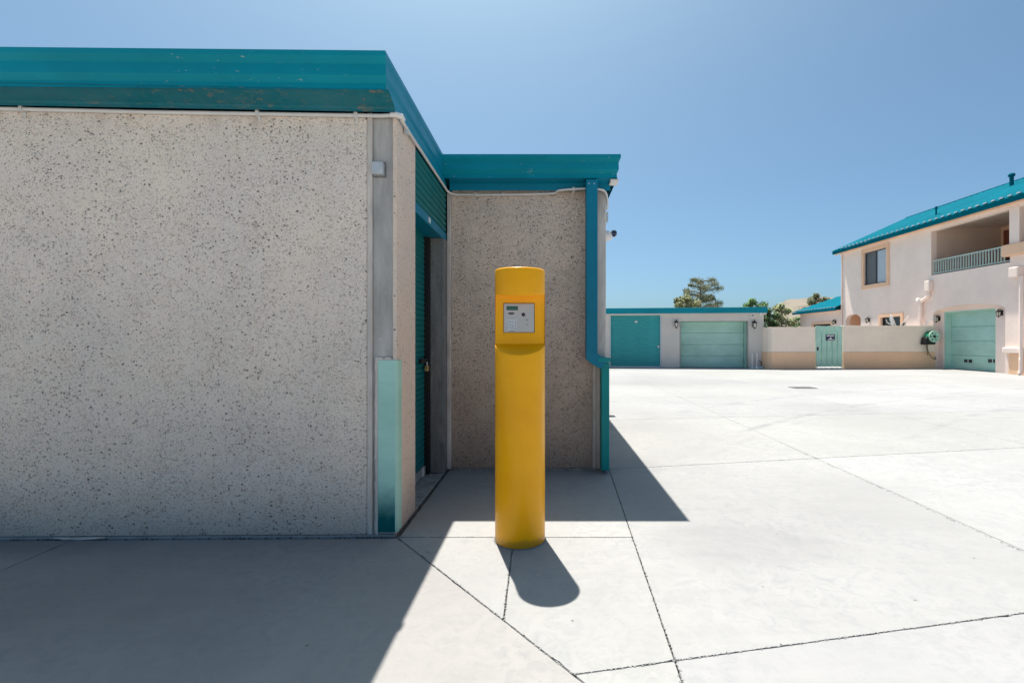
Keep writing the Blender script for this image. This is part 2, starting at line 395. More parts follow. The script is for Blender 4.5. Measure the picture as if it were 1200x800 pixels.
FRONT_Y = 3.165; TILT = .0157
def yf(x): return FRONT_Y + (x + .99) * TILT          # face of the storage building's long wall
WX = -.99                                             # its short side wall, running away from the camera
WING_Y = 4.79; WING_X = .60
SLABS = []
def split(poly, a, b):
    """cut a convex outline by the line a-b: (left side, right side)"""
    def side(p): return (b[0] - a[0]) * (p[1] - a[1]) - (b[1] - a[1]) * (p[0] - a[0])
    L, Rr = [], []
    n = len(poly)
    for i in range(n):
        p, q = poly[i], poly[(i + 1) % n]; sp, sq = side(p), side(q)
        if sp >= 0: L.append(p)
        if sp <= 0: Rr.append(p)
        if (sp > 0 > sq) or (sp < 0 < sq):
            t = sp / (sp - sq); x = (p[0] + (q[0] - p[0]) * t, p[1] + (q[1] - p[1]) * t); L.append(x); Rr.append(x)
    return (L if len(L) > 2 else None), (Rr if len(Rr) > 2 else None)
def splits(polys, a, b):
    out = []
    for p in polys:
        for s_ in split(p, a, b):
            if s_: out.append(s_)
    return out
root = [(-16, -16), (44, -16), (44, 40), (-16, 40)]
A0, A1 = (.633, 4.853), (.522, 1.93)                  # joint running away past the wing's corner
right, left = None, None
for s_ in split(root, A1, A0):
    cx = sum(p[0] for p in s_) / len(s_)
    if cx > 1: right = s_
    else: left = s_
# right of it: rows and columns of big slabs
rows = [(-9.9, .19), (-6.9, .19), (-3.9, .19), (-.95, .19), (1.838, .192), (4.69, .188), (7.6, .14), (10.6, .10), (13.7, .06), (16.8, .04), (19.9, .02), (23, 0), (26, 0), (30, 0), (34, 0)]
polys = [right]
for c0, sl_ in rows: polys = splits(polys, (0, c0), (10, c0 + 10 * sl_))
for cxx in (2.96, 5.95, 9.0, 12.1, 15.2, 18.3, 21.5, 25, 30, 36):
    polys = splits(polys, (cxx - .02, 2), (cxx + .05, 9))
SLABS += [(p, .0007) for p in polys]
# left of it
c0 = (WX + .005, 3.152); c1 = (.106, 1.857)           # diagonal joint from the building's corner
up, low = None, None
for s_ in split(left, c0, c1):
    cyy = sum(p[1] for p in s_) / len(s_)
    if cyy > 6: up = s_
    else: low = s_
# lower left piece
pl = [low]
pl = splits(pl, (-3.06, 2), (-3.075, 3)); pl = splits(pl, (-6.1, 2), (-6.1, 3)); pl = splits(pl, (-9.1, 2), (-9.1, 3))
pl = splits(pl, (-10, .15), (10, .15)); pl = splits(pl, (-10, -3.2), (10, -3.2)); pl = splits(pl, (-10, -7), (10, -7))
pl = splits(pl, (-7, yf(-7) - .022), (3, yf(3) - .022))
SLABS += [(p, .0016) for p in pl]
# upper right piece: strip in front of the door, triangle by the bollard
top, bot = None, None
for s_ in split(up, (-5, 3.15), (5, 3.15)):
    if sum(p[1] for p in s_) / len(s_) > 6: top = s_
    else: bot = s_
b2 = splits([bot], c1, (c1[0] + 2.169, c1[1] + .418)); b2 = splits(b2, (-.21, 2.947), (-.1976, 2.213))
SLABS += [(p, .0007) for p in b2]
t2 = splits([top], (WX + .012, 3), (WX + .012, 5)); t2 = splits(t2, (-5, WING_Y - .018), (5, WING_Y - .018))
SLABS += [(p, .0007) for p in t2]
pave = bpy.data.objects.new('pavement', None); COL.objects.link(pave); struct(pave)
def slab(poly, gap, tint):
    """one cast slab: ragged joint edge, small arris, thickness"""
    n = len(poly); cx = sum(p[0] for p in poly) / n; cy = sum(p[1] for p in poly) / n
    area = sum(poly[i][0] * poly[(i + 1) % n][1] - poly[(i + 1) % n][0] * poly[i][1] for i in range(n))
    if area < 0: poly = poly[::-1]
    inn, out = [], []
    for i in range(n):
        p, q = Vector(poly[i]), Vector(poly[(i + 1) % n]); L = (q - p).length
        if L < .03: continue
        t = (q - p) / L; nrm = Vector((-t.y, t.x)); mid = (p + q) / 2
        near = min((p.length, q.length, mid.length)) < 9
        st = max(2, int(L / (.035 if near else .8)))
        g_ = gap
        if abs(mid.x - 0) < 30 and abs(mid.y - yf(mid.x)) < .05 and mid.x < WX: g_ = .010
        if abs(mid.x - WX) < .03 and mid.y > 3: g_ = .009
        if abs(mid.y - (WING_Y - .018)) < .03: g_ = .008
        def cd_(v, u, w): 
            a = (u - v).angle(w - v, math.pi / 2); return min(.03, max(.009, .008 / math.tan(a / 2)))
        P_ = [Vector(z) for z in poly]; e0 = cd_(p, P_[i - 1], q); e1 = cd_(q, p, P_[(i + 2) % n])
        for f in ([e0 / L] + [(k + .5) / st for k in range(st) if e0 + .01 < (k + .5) / st * L < L - e1 - .01] + [1 - e1 / L]):
            w_ = p + (q - p) * f
            j = abs(noise.noise(Vector((w_.x * 9, w_.y * 9, i * 3.1)))) * .0030 + random.random() * .0012 + (random.random() < .05) * random.random() * .008 if near else 0
            out.append(w_ + nrm * (g_ + j)); inn.append(w_ + nrm * (g_ + j + .0015 + (random.random() * .002 if near else 0)))
    m = MB(); N = len(out)
    m.add([(v.x, v.y, -.007) for v in out] + [(v.x, v.y, 0) for v in inn] + [(v.x, v.y, -.09) for v in out],
          [tuple(range(N, 2 * N))] + [(k, (k + 1) % N, N + (k + 1) % N, N + k) for k in range(N)] + [(2 * N + k, 2 * N + (k + 1) % N, (k + 1) % N, k) for k in range(N)])
    o = m.build('slab', M['pave'], pave, recalc=False); o.color = (*tint, 1)
    return o
for poly, gap in SLABS:
    cx = sum(p[0] for p in poly) / len(poly); cy = sum(p[1] for p in poly) / len(poly)
    k = 1 + random.uniform(-.035, .035); tint = (k, k, k * random.uniform(.985, 1.015))
    if poly in pl: tint = (1.0 * k, .975 * k, .955 * k)
    slab(poly, gap, tint)
m = MB(); m.box(-16, 44, -16, 40, -.10, -.017); o = m.build('joint_filler', M['dirt'], pave)
# debris caught in the joint by the wing and the wall foot
m = MB()
for k in range(230):
    r_ = random.random()
    if r_ < .45: x = random.uniform(-4.6, -1.0); y = yf(x) - .022 + random.gauss(0, .007)
    elif r_ < .65: y = random.uniform(3.2, 4.7); x = WX + .014 + random.gauss(0, .007)
    elif r_ < .9: x = random.uniform(-.95, .66); y = WING_Y - .025 + random.gauss(0, .009)
    else: x = random.gauss(.52, .06); y = WING_Y - .04 + random.gauss(0, .02)
    s_ = random.uniform(.002, .006); a = random.random() * 3
    m.add([(x + s_ * math.cos(a + t) * (1 + random.random() * .6), y + s_ * math.sin(a + t), z) for z in (-.006, .004) for t in (0, 2.1, 4.2)], [(3, 4, 5), (0, 1, 4, 3), (1, 2, 5, 4), (2, 0, 3, 5)])
crumb = MB()
def crumbs(mb, a, b_, n, sp):
    for _ in range(n):
        f = random.random(); x = a[0] + (b_[0] - a[0]) * f + random.gauss(0, sp); y = a[1] + (b_[1] - a[1]) * f + random.gauss(0, sp)
        s_ = random.uniform(.0015, .005) * (1.6 if random.random() < .08 else 1); an = random.random() * 3; h = random.uniform(.001, .003)
        mb.add([(x + s_ * math.cos(an + t) * (.7 + random.random() * .7), y + s_ * math.sin(an + t) * (.7 + random.random() * .7), z) for z in (-.006, h) for t in (0, 1.57, 3.14, 4.71)], [(4, 5, 6, 7), (0, 1, 5, 4), (1, 2, 6, 5), (2, 3, 7, 6), (3, 0, 4, 7)])
crumbs(crumb, c1, (2.8, 2.376), 300, .003); crumbs(crumb, c0, c1, 150, .0025); crumbs(crumb, A0, A1, 170, .003); crumbs(crumb, A1, (.50, 1.4), 60, .0035)
crumbs(crumb, (-.98, 3.15), (.57, 3.15), 150, .003); crumbs(crumb, (-.21, 2.94), (-.198, 2.22), 70, .003); crumbs(crumb, (.65, 4.8), (5, 5.63), 200, .004); crumbs(crumb, (2.92, 2.4), (2.95, 6), 220, .004)
o = crumb.build('joint_grit', M['cem_d'], None, recalc=False); struct(o, 'stuff')
o = m.build('joint_debris', M['dirt'], None, recalc=False); struct(o, 'stuff')

# ------------------------------------------------------------------ storage building (left)
SB = thing('storage_building', 'low pebbled concrete storage building with teal metal roof trim, behind the yellow bollard', 'building', (WX, FRONT_Y, 0))
F = lambda u, d, z: (u, yf(u) - d, z)                 # on the long wall: u along x, d outwards (to the camera)
m = MB(F); m.box(-7.6, -1.185, -.16, 0, .012, 2.80); m.build('front_wall', M['agg'], SB, bevel=.006)
m = MB(F); m.box(-1.183, -1.150, -.16, .006, .012, 2.80); m.build('wall_edging', M['cem_l'], SB, bevel=.005)
m = MB(F); m.box(-1.148, -1.019, -.16, -.012, .012, 2.80); m.build('cement_strip', M['cem'], SB)
# short side wall with its rounded arris
m = MB(); m.box(-1.017, WX, yf(-1.017) + .0, 3.62, .012, 2.80); m.build('side_wall', M['agg_side'], SB, bevel=.006)
m = MB(); m.box(-1.30, -1.019, 3.33, 3.615, .012, 2.80); m.build('door_pier', M['cem_d'], SB)
# foundation lip
m = MB(F); m.box(-7.6, -1.0, -.2, .010, -.05, .010); m.build('footing', M['footing'], SB, bevel=.003)
m = MB(); pts = [(-3.22, yf(-3.2) - .008), (-3.13, yf(-3.1) - .034), (-3.02, yf(-3) - .036), (-2.90, yf(-2.9) - .020), (-2.88, yf(-2.9) - .008)]
m.prism(pts, .001, .012, 'z'); m.build('mortar_patch', M['cem_l'], SB, bevel=.004)
# green corner guard: angle plate wrapped round the arris, sloppy cement haunch round it
m = MB(); y0 = yf(-1.05)
pl_ = [(-1.112, y0 - .006), (-.996, y0 - .008), (-.984, y0 + .000), (-.981, y0 + .012), (-.981, y0 + .085), (-.989, y0 + .085), (-.989, y0 + .018), (-1.112, y0 + .002)]
m.prism(pl_, .03, 1.165, 'z'); m.build('corner_guard', M['guard'], SB, bevel=.002)
m = MB()
for zz0, zz1, a, b_ in ((.012, 1.185, -1.128, -1.113),):
    N = 40
    for k in range(N):
        z0 = zz0 + (zz1 - zz0) * k / N; z1 = zz0 + (zz1 - zz0) * (k + 1) / N
        m.box(a - random.uniform(0, .007), b_, y0 - random.uniform(.003, .006), y0 + .03, z0, z1)
for k in range(6):
    m.box(-1.12 + k * .019, -1.12 + (k + 1) * .019, y0 - random.uniform(.002, .005), y0 + .03, 1.166, 1.174 + random.uniform(0, .010))
m.build('mortar_haunch', M['cem_l'], SB)
# grey photocell box
m = MB(F); m.box(-1.144, -1.072, -.012, .035, 2.388, 2.468); jb = m.build('junction_box', M['galv'], SB, bevel=.006, seg=3)
m = MB(F); m.box(-1.147, -1.062, -.0115, -.006, 2.375, 2.476); m.build('mounting_plate', M['cem_d'], jb)
# door recess
DX = -1.162
m = MB(); m.box(-1.122, -.988, 4.62, 4.785, .012, 2.285); m.build('door_jamb', M['cem_d'], SB, bevel=.007)
m = MB(); m.box(-.987, -.948, 4.755, 4.90, .012, 2.76); m.build('wall_edging', M['cem_l'], SB, bevel=.005)
m = MB(); m.box(-1.26, -1.124, 4.575, 4.70, .012, 2.285); m.build('track_shade_strip', M['shadowgap'], SB)  # track box coloured black for the shaded gap between door and jamb
m = MB(); m.box(-1.30, -.995, 3.34, 4.76, -.05, .008); m.build('threshold', M['footing'], SB, bevel=.004)
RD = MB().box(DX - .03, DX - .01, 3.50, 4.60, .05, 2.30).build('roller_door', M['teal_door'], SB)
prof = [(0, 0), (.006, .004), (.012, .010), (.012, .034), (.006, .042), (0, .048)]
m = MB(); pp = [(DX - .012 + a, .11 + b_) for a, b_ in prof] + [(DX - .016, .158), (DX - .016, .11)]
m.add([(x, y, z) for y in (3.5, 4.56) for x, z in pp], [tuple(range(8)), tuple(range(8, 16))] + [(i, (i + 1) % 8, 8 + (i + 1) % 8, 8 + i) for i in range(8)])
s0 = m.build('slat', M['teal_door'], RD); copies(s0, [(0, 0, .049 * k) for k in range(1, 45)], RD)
MB().box(DX - .014, DX + .010, 3.5, 4.56, .022, .100).build('bottom_rail', M['footing'], RD, bevel=.003)
MB().box(DX + .010, DX + .022, 4.42, 4.47, .03, .11).build('rail_clip', M['white'], RD, bevel=.002)
lk = MB().box(DX, DX + .03, 4.36, 4.56, 1.085, 1.125).build('latch', M['black'], RD, bevel=.003)
MB().tube([(DX + .04, 4.50, 1.09), (DX + .04, 4.50, 1.065), (DX + .04, 4.50, 1.06)], .007, 8).build('shackle', M['galv'], lk)
pk = MB().box(DX + .022, DX + .055, 4.475, 4.53, 1.005, 1.058).build('padlock', M['brass'], RD, bevel=.004)
# ribbed header over the door with its smooth bottom lip
HD = MB().box(-1.16, -1.02, 3.625, 4.752, 2.285, 2.80).build('door_header', M['pipe_teal'], SB)
m = MB(); pp = [(-1.015, 2.362), (-1.0, 2.368), (-.994, 2.378), (-.994, 2.402), (-1.0, 2.412), (-1.015, 2.418)]
m.add([(x, y, z) for y in (3.63, 4.745) for x, z in pp], [tuple(range(6)), tuple(range(6, 12))] + [(i, (i + 1) % 6, 6 + (i + 1) % 6, 6 + i) for i in range(6)])
rb = m.build('rib', M['teal_door'], HD); copies(rb, [(0, 0, .058 * k) for k in range(1, 7)], HD)
MB().box(-1.018, -.992, 3.63, 4.75, 2.275, 2.352).build('bottom_lip', M['pipe_teal'], HD, bevel=.004)
MB().box(-.9915, -.990, 4.03, 4.10, 2.295, 2.335).build('sticker', M['white'], HD)
# wing
m = MB(); m.box(-.947, .462, WING_Y, WING_Y + .16, .014, 2.80); m.build('wing_wall', M['agg_wing'], SB, bevel=.006)
m = MB(); m.box(.464, .500, WING_Y - .005, WING_Y + .16, .014, 2.80); m.build('wall_edging', M['cem_l'], SB, bevel=.005)
m = MB(); m.box(.502, WING_X, WING_Y, WING_Y + .18, .014, 2.80); m.build('cement_strip', M['cem_l'], SB, bevel=.006)
m = MB(); m.box(WING_X - .15, WING_X - .002, WING_Y + .182, 9.1, .014, 2.80); m.build('wing_side_wall', M['agg_side'], SB)
m = MB(); m.box(-7.6, -7.45, yf(-7.5) + .2, 9.1, 0, 2.80); m.build('end_wall', M['agg'], SB)
m = MB(); m.box(-7.44, WING_X - .16, 8.95, 9.1, 0, 2.80); m.build('rear_wall', M['agg'], SB)
m = MB(); m.box(-.95, WING_X, WING_Y - .008, WING_Y + .1, -.05, .012); m.build('footing', M['footing'], SB, bevel=.003)
# roof deck
m = MB(); m.prism([(-7.9, yf(-7.9) - .18), (WX - .01, FRONT_Y - .18), (WX - .01, WING_Y - .18), (WING_X + .06, WING_Y - .18), (WING_X + .06, 9.2), (-7.9, 9.2)], 2.87, 3.04, 'z'); m.build('roof', M['roof'], SB)
# pressed metal fascia, mitred round the corners (d: out from front faces, s: out from side faces)
PF = [(-.06, -.22, 3.043), (.24, .004, 3.045), (.255, .010, 3.060), (.255, .012, 3.028), (.218, .002, 2.998), (.222, .004, 2.928), (.186, -.008, 2.897), (.192, -.006, 2.862), (.198, -.002, 2.851)]
PS = [(.196, .010, 2.853), (.060, .006, 2.812), (.050, .004, 2.800), (.050, .004, 2.782)]
PS2 = [(.196, .060, 2.853), (.070, .035, 2.845), (.060, .034, 2.840), (.060, .034, 2.775)]
def path_pts(d, s_, z, e): return [(-7.9, yf(-7.9) - d, z), (WX + s_, FRONT_Y - d, z), (WX + s_, WING_Y - d, z), (WING_X + e, WING_Y - d, z), (WING_X + e, 9.2, z)]
def strip(rows_, a, b_):
    m = MB()
    for r0, r1 in zip(rows_, rows_[1:]): m.add([r0[a], r0[b_], r1[b_], r1[a]], [(0, 1, 2, 3)])
    return m
E = lambda d: d * .43
rows_ = [path_pts(d, s_, z, E(d)) for d, s_, z in PF]
strip(rows_, 0, 1).build('fascia', M['teal'], SB)
strip(rows_, 1, 2).build('fascia', M['teal_side'], SB)
strip(rows_, 2, 3).build('fascia', M['teal'], SB)
strip(rows_, 3, 4).build('fascia', M['teal'], SB)
rows_ = [path_pts(d, s_, z, .036) for d, s_, z in PS]
rows_ = [[(p[0], p[1], p[2] + (.07 if i == 0 else 0)) for i, p in enumerate(rw)] for rw in rows_]
strip(rows_, 0, 1).build('drip_flashing', M['teal_w'], SB)
strip(rows_, 1, 2).build('drip_flashing', M['teal_side'], SB)
rows_ = [path_pts(d, s_, z, .036) for d, s_, z in PS2]
strip(rows_, 2, 3).build('drip_flashing', M['pipe_teal'], SB)
strip(rows_, 3, 4).build('drip_flashing', M['pipe_teal'], SB)
m = MB(); m.box(.62, .70, WING_Y - .185, WING_Y - .05, 2.825, 2.85); m.build('soffit_block', M['white'], SB, bevel=.005)
# fascia end joints / seams
m = MB()
for x in (-4.35,): m.box(x, x + .05, yf(x) - .258, yf(x) - .2, 2.86, 3.07)
m.build('fascia_joint', M['teal'], SB)
# white conduit clipped under the trim, round two corners
cz = 2.772
cpath = [(-7.6, yf(-7.6) - .018, cz + .05), (-4.0, yf(-4) - .018, cz + .036), (-2.6, yf(-2.6) - .018, cz + .014), (-1.08, yf(-1.08) - .020, cz), (-1.0, yf(-1) - .030, cz)]
cd = MB().tube(cpath, .0125, 12).build('conduit', M['conduit'], SB, smooth=True)
MB().tube([(-1.02, yf(-1) - .031, cz + .002), (-.985, yf(-1) - .032, cz + .002), (-.958, yf(-1) - .010, cz), (-.955, yf(-1) + .035, cz - .002)], [.016, .019, .019, .014], 12).build('conduit_elbow', M['white'], cd, smooth=True)
bend = [(-.965, 3.19, cz - .008), (-.968, 3.5, cz - .012), (-.970, 4.56, cz - .014), (-.962, 4.68, cz - .020), (-.93, 4.745, cz - .024), (-.86, 4.765, cz - .026), (-.40, 4.765, cz - .026), (0.05, 4.76, cz - .016), (.13, 4.72, cz + .002), (.36, 4.70, cz + .012), (.52, 4.71, cz + .010), (.585, 4.745, cz - .005), (.612, 4.79, cz - .06), (.618, 4.83, cz - .16)]
def smooth_path(P, n=6):
    P = [Vector(p) for p in P]; out = []
    for i in range(len(P) - 1):
        a = P[max(0, i - 1)]; b_ = P[i]; c_ = P[i + 1]; d_ = P[min(len(P) - 1, i + 2)]
        for k in range(n):
            t = k / n
            out.append(.5 * ((2 * b_) + (c_ - a) * t + (2 * a - 5 * b_ + 4 * c_ - d_) * t * t + (3 * b_ - a - 3 * c_ + d_) * t ** 3))
    return out + [P[-1]]
cd2 = MB().tube(smooth_path(bend), .0115, 10).build('conduit', M['conduit'], SB, smooth=True)
for x in (-5.2, -3.42, -1.90, -1.26):
    e = max(0, (-1.1 - x)) * .0115; MB(F).box(x, x + .022, 0, .034, cz - .018 + e, cz + .018 + e).box(x + .002, x + .02, 0, .006, cz - .042 + e, cz - .016 + e).build('clip', M['conduit'], cd, bevel=.002)
for (x, y) in ((-.70, 4.765), (-.43, 4.765), (.27, 4.712), (.44, 4.705)):
    MB().box(x - .010, x + .010, y - .016, WING_Y, cz - .042 + (.035 if x > .1 else 0), cz - .010 + (.038 if x > .1 else 0)).build('clip', M['conduit'], cd2, bevel=.002)
MB().box(-.982, -.958, 3.30, 3.33, cz - .05, cz + .002).build('clip', M['galv'], cd2, bevel=.002)
# downspout on the wing: square tube, offset elbow, lower leg at the corner
DS = MB().box(.385, .496, WING_Y - .195, WING_Y - .082, 1.20, 2.842).build('downspout', M['pipe_teal'], SB, bevel=.006)
m = MB(); yb0, yb1 = WING_Y - .190, WING_Y - .078
sec = [((.385, 1.205), (.496, 1.205)), ((.387, 1.115), (.496, 1.165)), ((.43, 1.075), (.535, 1.135)), ((.505, 1.030), (.60, 1.110)), ((.528, 1.02), (.614, 1.115))]
for (a0, b0), (a1, b1) in zip(sec, sec[1:]):
    m.add([(a0[0], yb0, a0[1]), (b0[0], yb0, b0[1]), (b0[0], yb1, b0[1]), (a0[0], yb1, a0[1]), (a1[0], yb0, a1[1]), (b1[0], yb0, b1[1]), (b1[0], yb1, b1[1]), (a1[0], yb1, a1[1])],
          [(0, 1, 5, 4), (1, 2, 6, 5), (2, 3, 7, 6), (3, 0, 4, 7)])
m.build('elbow', M['pipe_teal'], DS)
MB().box(.536, .612, WING_Y - .170, WING_Y - .02, .035, 1.075).build('lower_pipe', M['pipe_teal_low'], DS, bevel=.005)
MB().box(.500, .622, WING_Y - .192, WING_Y - .0, 1.085, 1.125).build('pipe_bracket', M['pipe_teal_low'], DS, bevel=.004)
for x in (.412, .462): MB().lathe([(.006, WING_Y - .198), (.006, WING_Y - .194)], x, 2.80, 8, 'd').build('rivet', M['galv'], DS)
# security light on the wing's side wall
SL_ = thing('security_light', 'white cone shaped security light with dark lens sticking out past the downspout corner', 'lamp', (.605, 5.05, 2.40))
MB().box(.600, .622, 4.99, 5.11, 2.35, 2.47).build('back_plate', M['white'], SL_, bevel=.006)
MB(lambda a, b_, c: (b_, 5.05 + a, 2.395 + c * .9)).lathe([(.065, .622), (.060, .66), (.035, .695)], 0, .0, 16, 'd').build('housing', M['white'], SL_, smooth=True)
MB(lambda a, b_, c: (b_, 5.04 + a, 2.42 + c)).lathe([(.034, .690), (.036, .725), (.022, .742)], 0, .0, 14, 'd').build('lens', M['lens'], SL_, smooth=True)
m = MB(); m.box(.604, .632, 4.86, 4.91, 2.50, 2.60); m.build('junction_box', M['galv'], SB, bevel=.004)
FL = thing('floodlight', 'small floodlight whose shadow shows beyond the wing at the far end of its wall', 'lamp', (.6, 9.0, 2.5))
MB().tube([(.598, 9.05, 2.5), (.80, 9.05, 2.52)], .018, 8).build('arm', M['galv'], FL)
MB().box(.78, .90, 8.98, 9.14, 2.44, 2.62).build('housing', M['galv'], FL, bevel=.01)

# ------------------------------------------------------------------ yellow keypad bollard
BX, BY, BR, BH = -.170, 3.12, .1625, 1.752
KB = thing('keypad_bollard', 'tall round yellow bollard with a silver entry keypad set in its cut away front', 'bollard', (BX, BY, 0))
def cyl_mesh():
    m = MB(); pr = [(BR, -.02), (BR, 1.19), (BR, BH - .006), (BR - .006, BH)]
    m.lathe(pr, BX, BY, 96); return m
post = cyl_mesh().build('post', M['yellow'], KB)
FACE_Y = BY - .012
m = MB(); fy = BY - .30                               # cutter: recess with sloping sill and slightly dropping brow
zs = lambda y: 1.272 - (FACE_Y - y) * (.066 / .15)
zt = lambda y: 1.598 - (FACE_Y - y) * (.024 / .15)
m.prism([(fy, zs(fy)), (FACE_Y, zs(FACE_Y)), (FACE_Y, zt(FACE_Y)), (fy, zt(fy))], BX - .3, BX + .3, 'u')
cut = m.build('cutter', M['yellow'], KB)
bpy.context.view_layer.update()
md = post.modifiers.new('cut', 'BOOLEAN'); md.object = cut; md.operation = 'DIFFERENCE'; md.solver = 'EXACT'
bv = post.modifiers.new('bevel', 'BEVEL'); bv.width = .0035; bv.segments = 3; bv.limit_method = 'ANGLE'; bv.angle_limit = R(32)
dg = bpy.context.evaluated_depsgraph_get(); nm = bpy.data.meshes.new_from_object(post.evaluated_get(dg))
post.modifiers.clear(); post.data = nm
for p in nm.polygons: p.use_smooth = True
nm.set_sharp_from_angle(angle=R(40))
bpy.data.objects.remove(cut)
Pn = lambda u, d, z: (BX + u, FACE_Y - d, 1.4425 + z)
kp = MB(Pn).box(-.104, .092, 0, .010, -.094, .092).build('keypad_panel', M['steel'], KB, bevel=.003)
MB(Pn).box(-.107, .095, 0, .004, -.097, .095).build('gasket', M['ink'], kp)
MB(Pn).box(-.084, -.016, .0102, .0125, .052, .072).build('display', M['lcd'], kp, bevel=.001)
MB(Pn).box(-.087, -.013, .0102, .0112, .049, .075).build('display_bezel', M['ink'], kp)
MB(Pn).box(-.082, -.020, .0102, .0115, -.082, -.002).build('key_mat', M['galv'], kp, bevel=.001)
kk = MB(Pn).box(-.079, -.063, .0117, .0150, -.020, -.006).build('key', M['keyw'], kp, bevel=.0015)
offs = [(.0205 * c_, 0, -.0195 * r_) for r_ in range(4) for c_ in range(3) if (r_, c_) != (0, 0)]
copies(kk, offs, kp)
def text(body, size, loc, mat, parent, name='lettering', rot=(R(90), 0, 0), align='CENTER', ext=.0004):
    cu = bpy.data.curves.new(name, 'FONT'); cu.body = body; cu.size = size; cu.extrude = ext; cu.align_x = align; cu.align_y = 'CENTER'
    t = bpy.data.objects.new(name, cu); COL.objects.link(t); t.rotation_euler = rot
    bpy.context.view_layer.update()
    me = bpy.data.meshes.new_from_object(t.evaluated_get(bpy.context.evaluated_depsgraph_get())); bpy.data.objects.remove(t)
    from mathutils import Euler
    me.transform(Euler(rot).to_matrix().to_4x4()); me.materials.append(mat)
    o = bpy.data.objects.new(name, me); COL.objects.link(o); o.parent = parent; o.location = Vector(loc) - wl(parent)
    return o
keys = '123456789*0#'
for i, ch in enumerate(keys):
    r_, c_ = divmod(i, 3); text(ch, .0150, Pn(-.071 + .0205 * c_, .0153, -.013 - .0195 * r_), M['ink'], kp, 'key_digit')
MB(Pn).prism([(-.060 + .022 * math.cos(a) + .004, .028 + .008 * math.sin(a)) for a in [k * math.pi / 8 for k in range(16)]], .0102, .0112).build('oval_badge', M['grate'], kp)
MB(Pn).box(-.070, -.044, .0113, .0117, .0255, .0285).build('badge_bar', M['ink'], kp)
MB(Pn).box(-.070, -.035, .0102, .0110, -.0895, -.0865).build('maker_line', M['ink'], kp)
MB(Pn).lathe([(.0118, .0101), (.0118, .013), (.009, .0135)], .0225, .020, 20, 'd').build('camera_eye', M['black'], kp, smooth=True)
for u, z in ((.046, -.012), (.046, -.043)): MB(Pn).box(u - .008, u + .008, .0102, .0112, z - .0015, z + .0015).build('slot', M['ink'], kp)
for u, z in ((.038, .008), (.046, -.019)): MB(Pn).lathe([(.0022, .0102), (.0022, .0112)], u, z, 8, 'd').build('speaker_hole', M['ink'], kp)
for u in (-.097, .085):
    for z in (-.087, .085): MB(Pn).lathe([(.003, .0101), (.002, .0118)], u, z, 8, 'd').build('screw', M['galv'], kp)
# cement grout ring at its foot
m = MB(); N = 48; pts = [(BX + math.cos(2 * math.pi * k / N) * (BR + .002), BY + math.sin(2 * math.pi * k / N) * (BR + .002), .006) for k in range(N)]
pts += [(BX + math.cos(2 * math.pi * k / N) * (BR + .008 + random.random() * .006), BY + math.sin(2 * math.pi * k / N) * (BR + .008 + random.random() * .006), -.001) for k in range(N)]
m.add(pts, [(k, (k + 1) % N, N + (k + 1) % N, N + k) for k in range(N)]); m.build('grout_ring', M['cem_d'], KB)

# ------------------------------------------------------------------ far garage block
GA = Vector((-1.5, 23.07)); GB = Vector((9.88, 21.75)); gt = (GB - GA).normalized()
def G(u, d, z): return (GA.x + gt.x * u + gt.y * d, GA.y + gt.y * u - gt.x * d, z)      # u along the front, d towards the camera
def gu(x):                                            # photograph column -> distance along the front
    a = (x - 640) / FPX; return (a * GA.y - GA.x) / (gt.x - a * gt.y)
def gz(x, y): u = gu(x); return EYE + (398 - y) * (GA.y + gt.y * u) / FPX
GR = thing('garage_block', 'low grey garage block with a teal roof edge across the yard', 'garage', (4, 22.5, 0))
r0, r1 = gu(715.2), gu(774.2); s0_, s1_ = gu(798), gu(875.5); uE = gu(895)
zr = gz(745, 369.2); zs_ = gz(835, 376.3)
m = MB(G); wall_grid(m, 0, uE, 0, 2.56, [(r0, r1, -1, zr), (s0_, s1_, -1, zs_)], -.2, 0); m.build('wall', M['far_wall'], GR)
m = MB(G); m.box(uE - .2, uE, -8, -.2, 0, 2.56); m.box(0, uE, -8.2, -8, 0, 2.56); m.build('side_wall', M['far_wall'], GR)
MB(G).box(-.2, uE + .13, -8.3, .12, 2.52, 2.78).build('fascia', M['teal'], GR, bevel=.01)
MB(G).box(-.15, uE + .1, -8.2, .08, 2.44, 2.518).build('soffit_trim', M['far_wall'], GR)
rd = MB(G).box(r0, r1, -.14, -.10, 0, zr).build('roller_door', M['teal_far'], GR)
n = 24; hh = (zr - .1) / n
m = MB(G); pp = [(-.10, .06), (-.075, .075), (-.07, .06 + hh * .55), (-.09, .06 + hh * .8), (-.10, .06 + hh * .97)]
m.prism(pp, r0 + .02, r1 - .02, 'u'); sl0 = m.build('slat', M['teal_far'], rd); copies(sl0, [(0, 0, hh * k) for k in range(1, n)], rd)
MB(G).box(r0, r1, -.12, -.04, .0, .055).build('bottom_rail', M['white'], rd)
MB(G).box(r1 - .14, r1 - .05, -.07, -.02, gz(771, 406) - .05, gz(771, 406) + .05).build('lock', M['galv'], rd)
MB(G).box(gu(744), gu(747), -.07, -.055, gz(745, 378), gz(745, 376)).build('sticker', M['white'], rd)
MB(G).box(r0 - .03, r0 + .02, -.10, .02, 0, zr).box(r1 - .02, r1 + .04, -.10, .02, 0, zr).build('door_frame', M['galv'], GR)
gd = MB(G).box(s0_, s1_, -.62, -.55, 0, zs_).build('garage_door', M['mint'], GR)
hh = zs_ / 4
for k in range(4): MB(G).box(s0_ + .02, s1_ - .02, -.55, -.505, k * hh + .01, (k + 1) * hh - .008).build('panel', M['mint'], gd, bevel=.01)
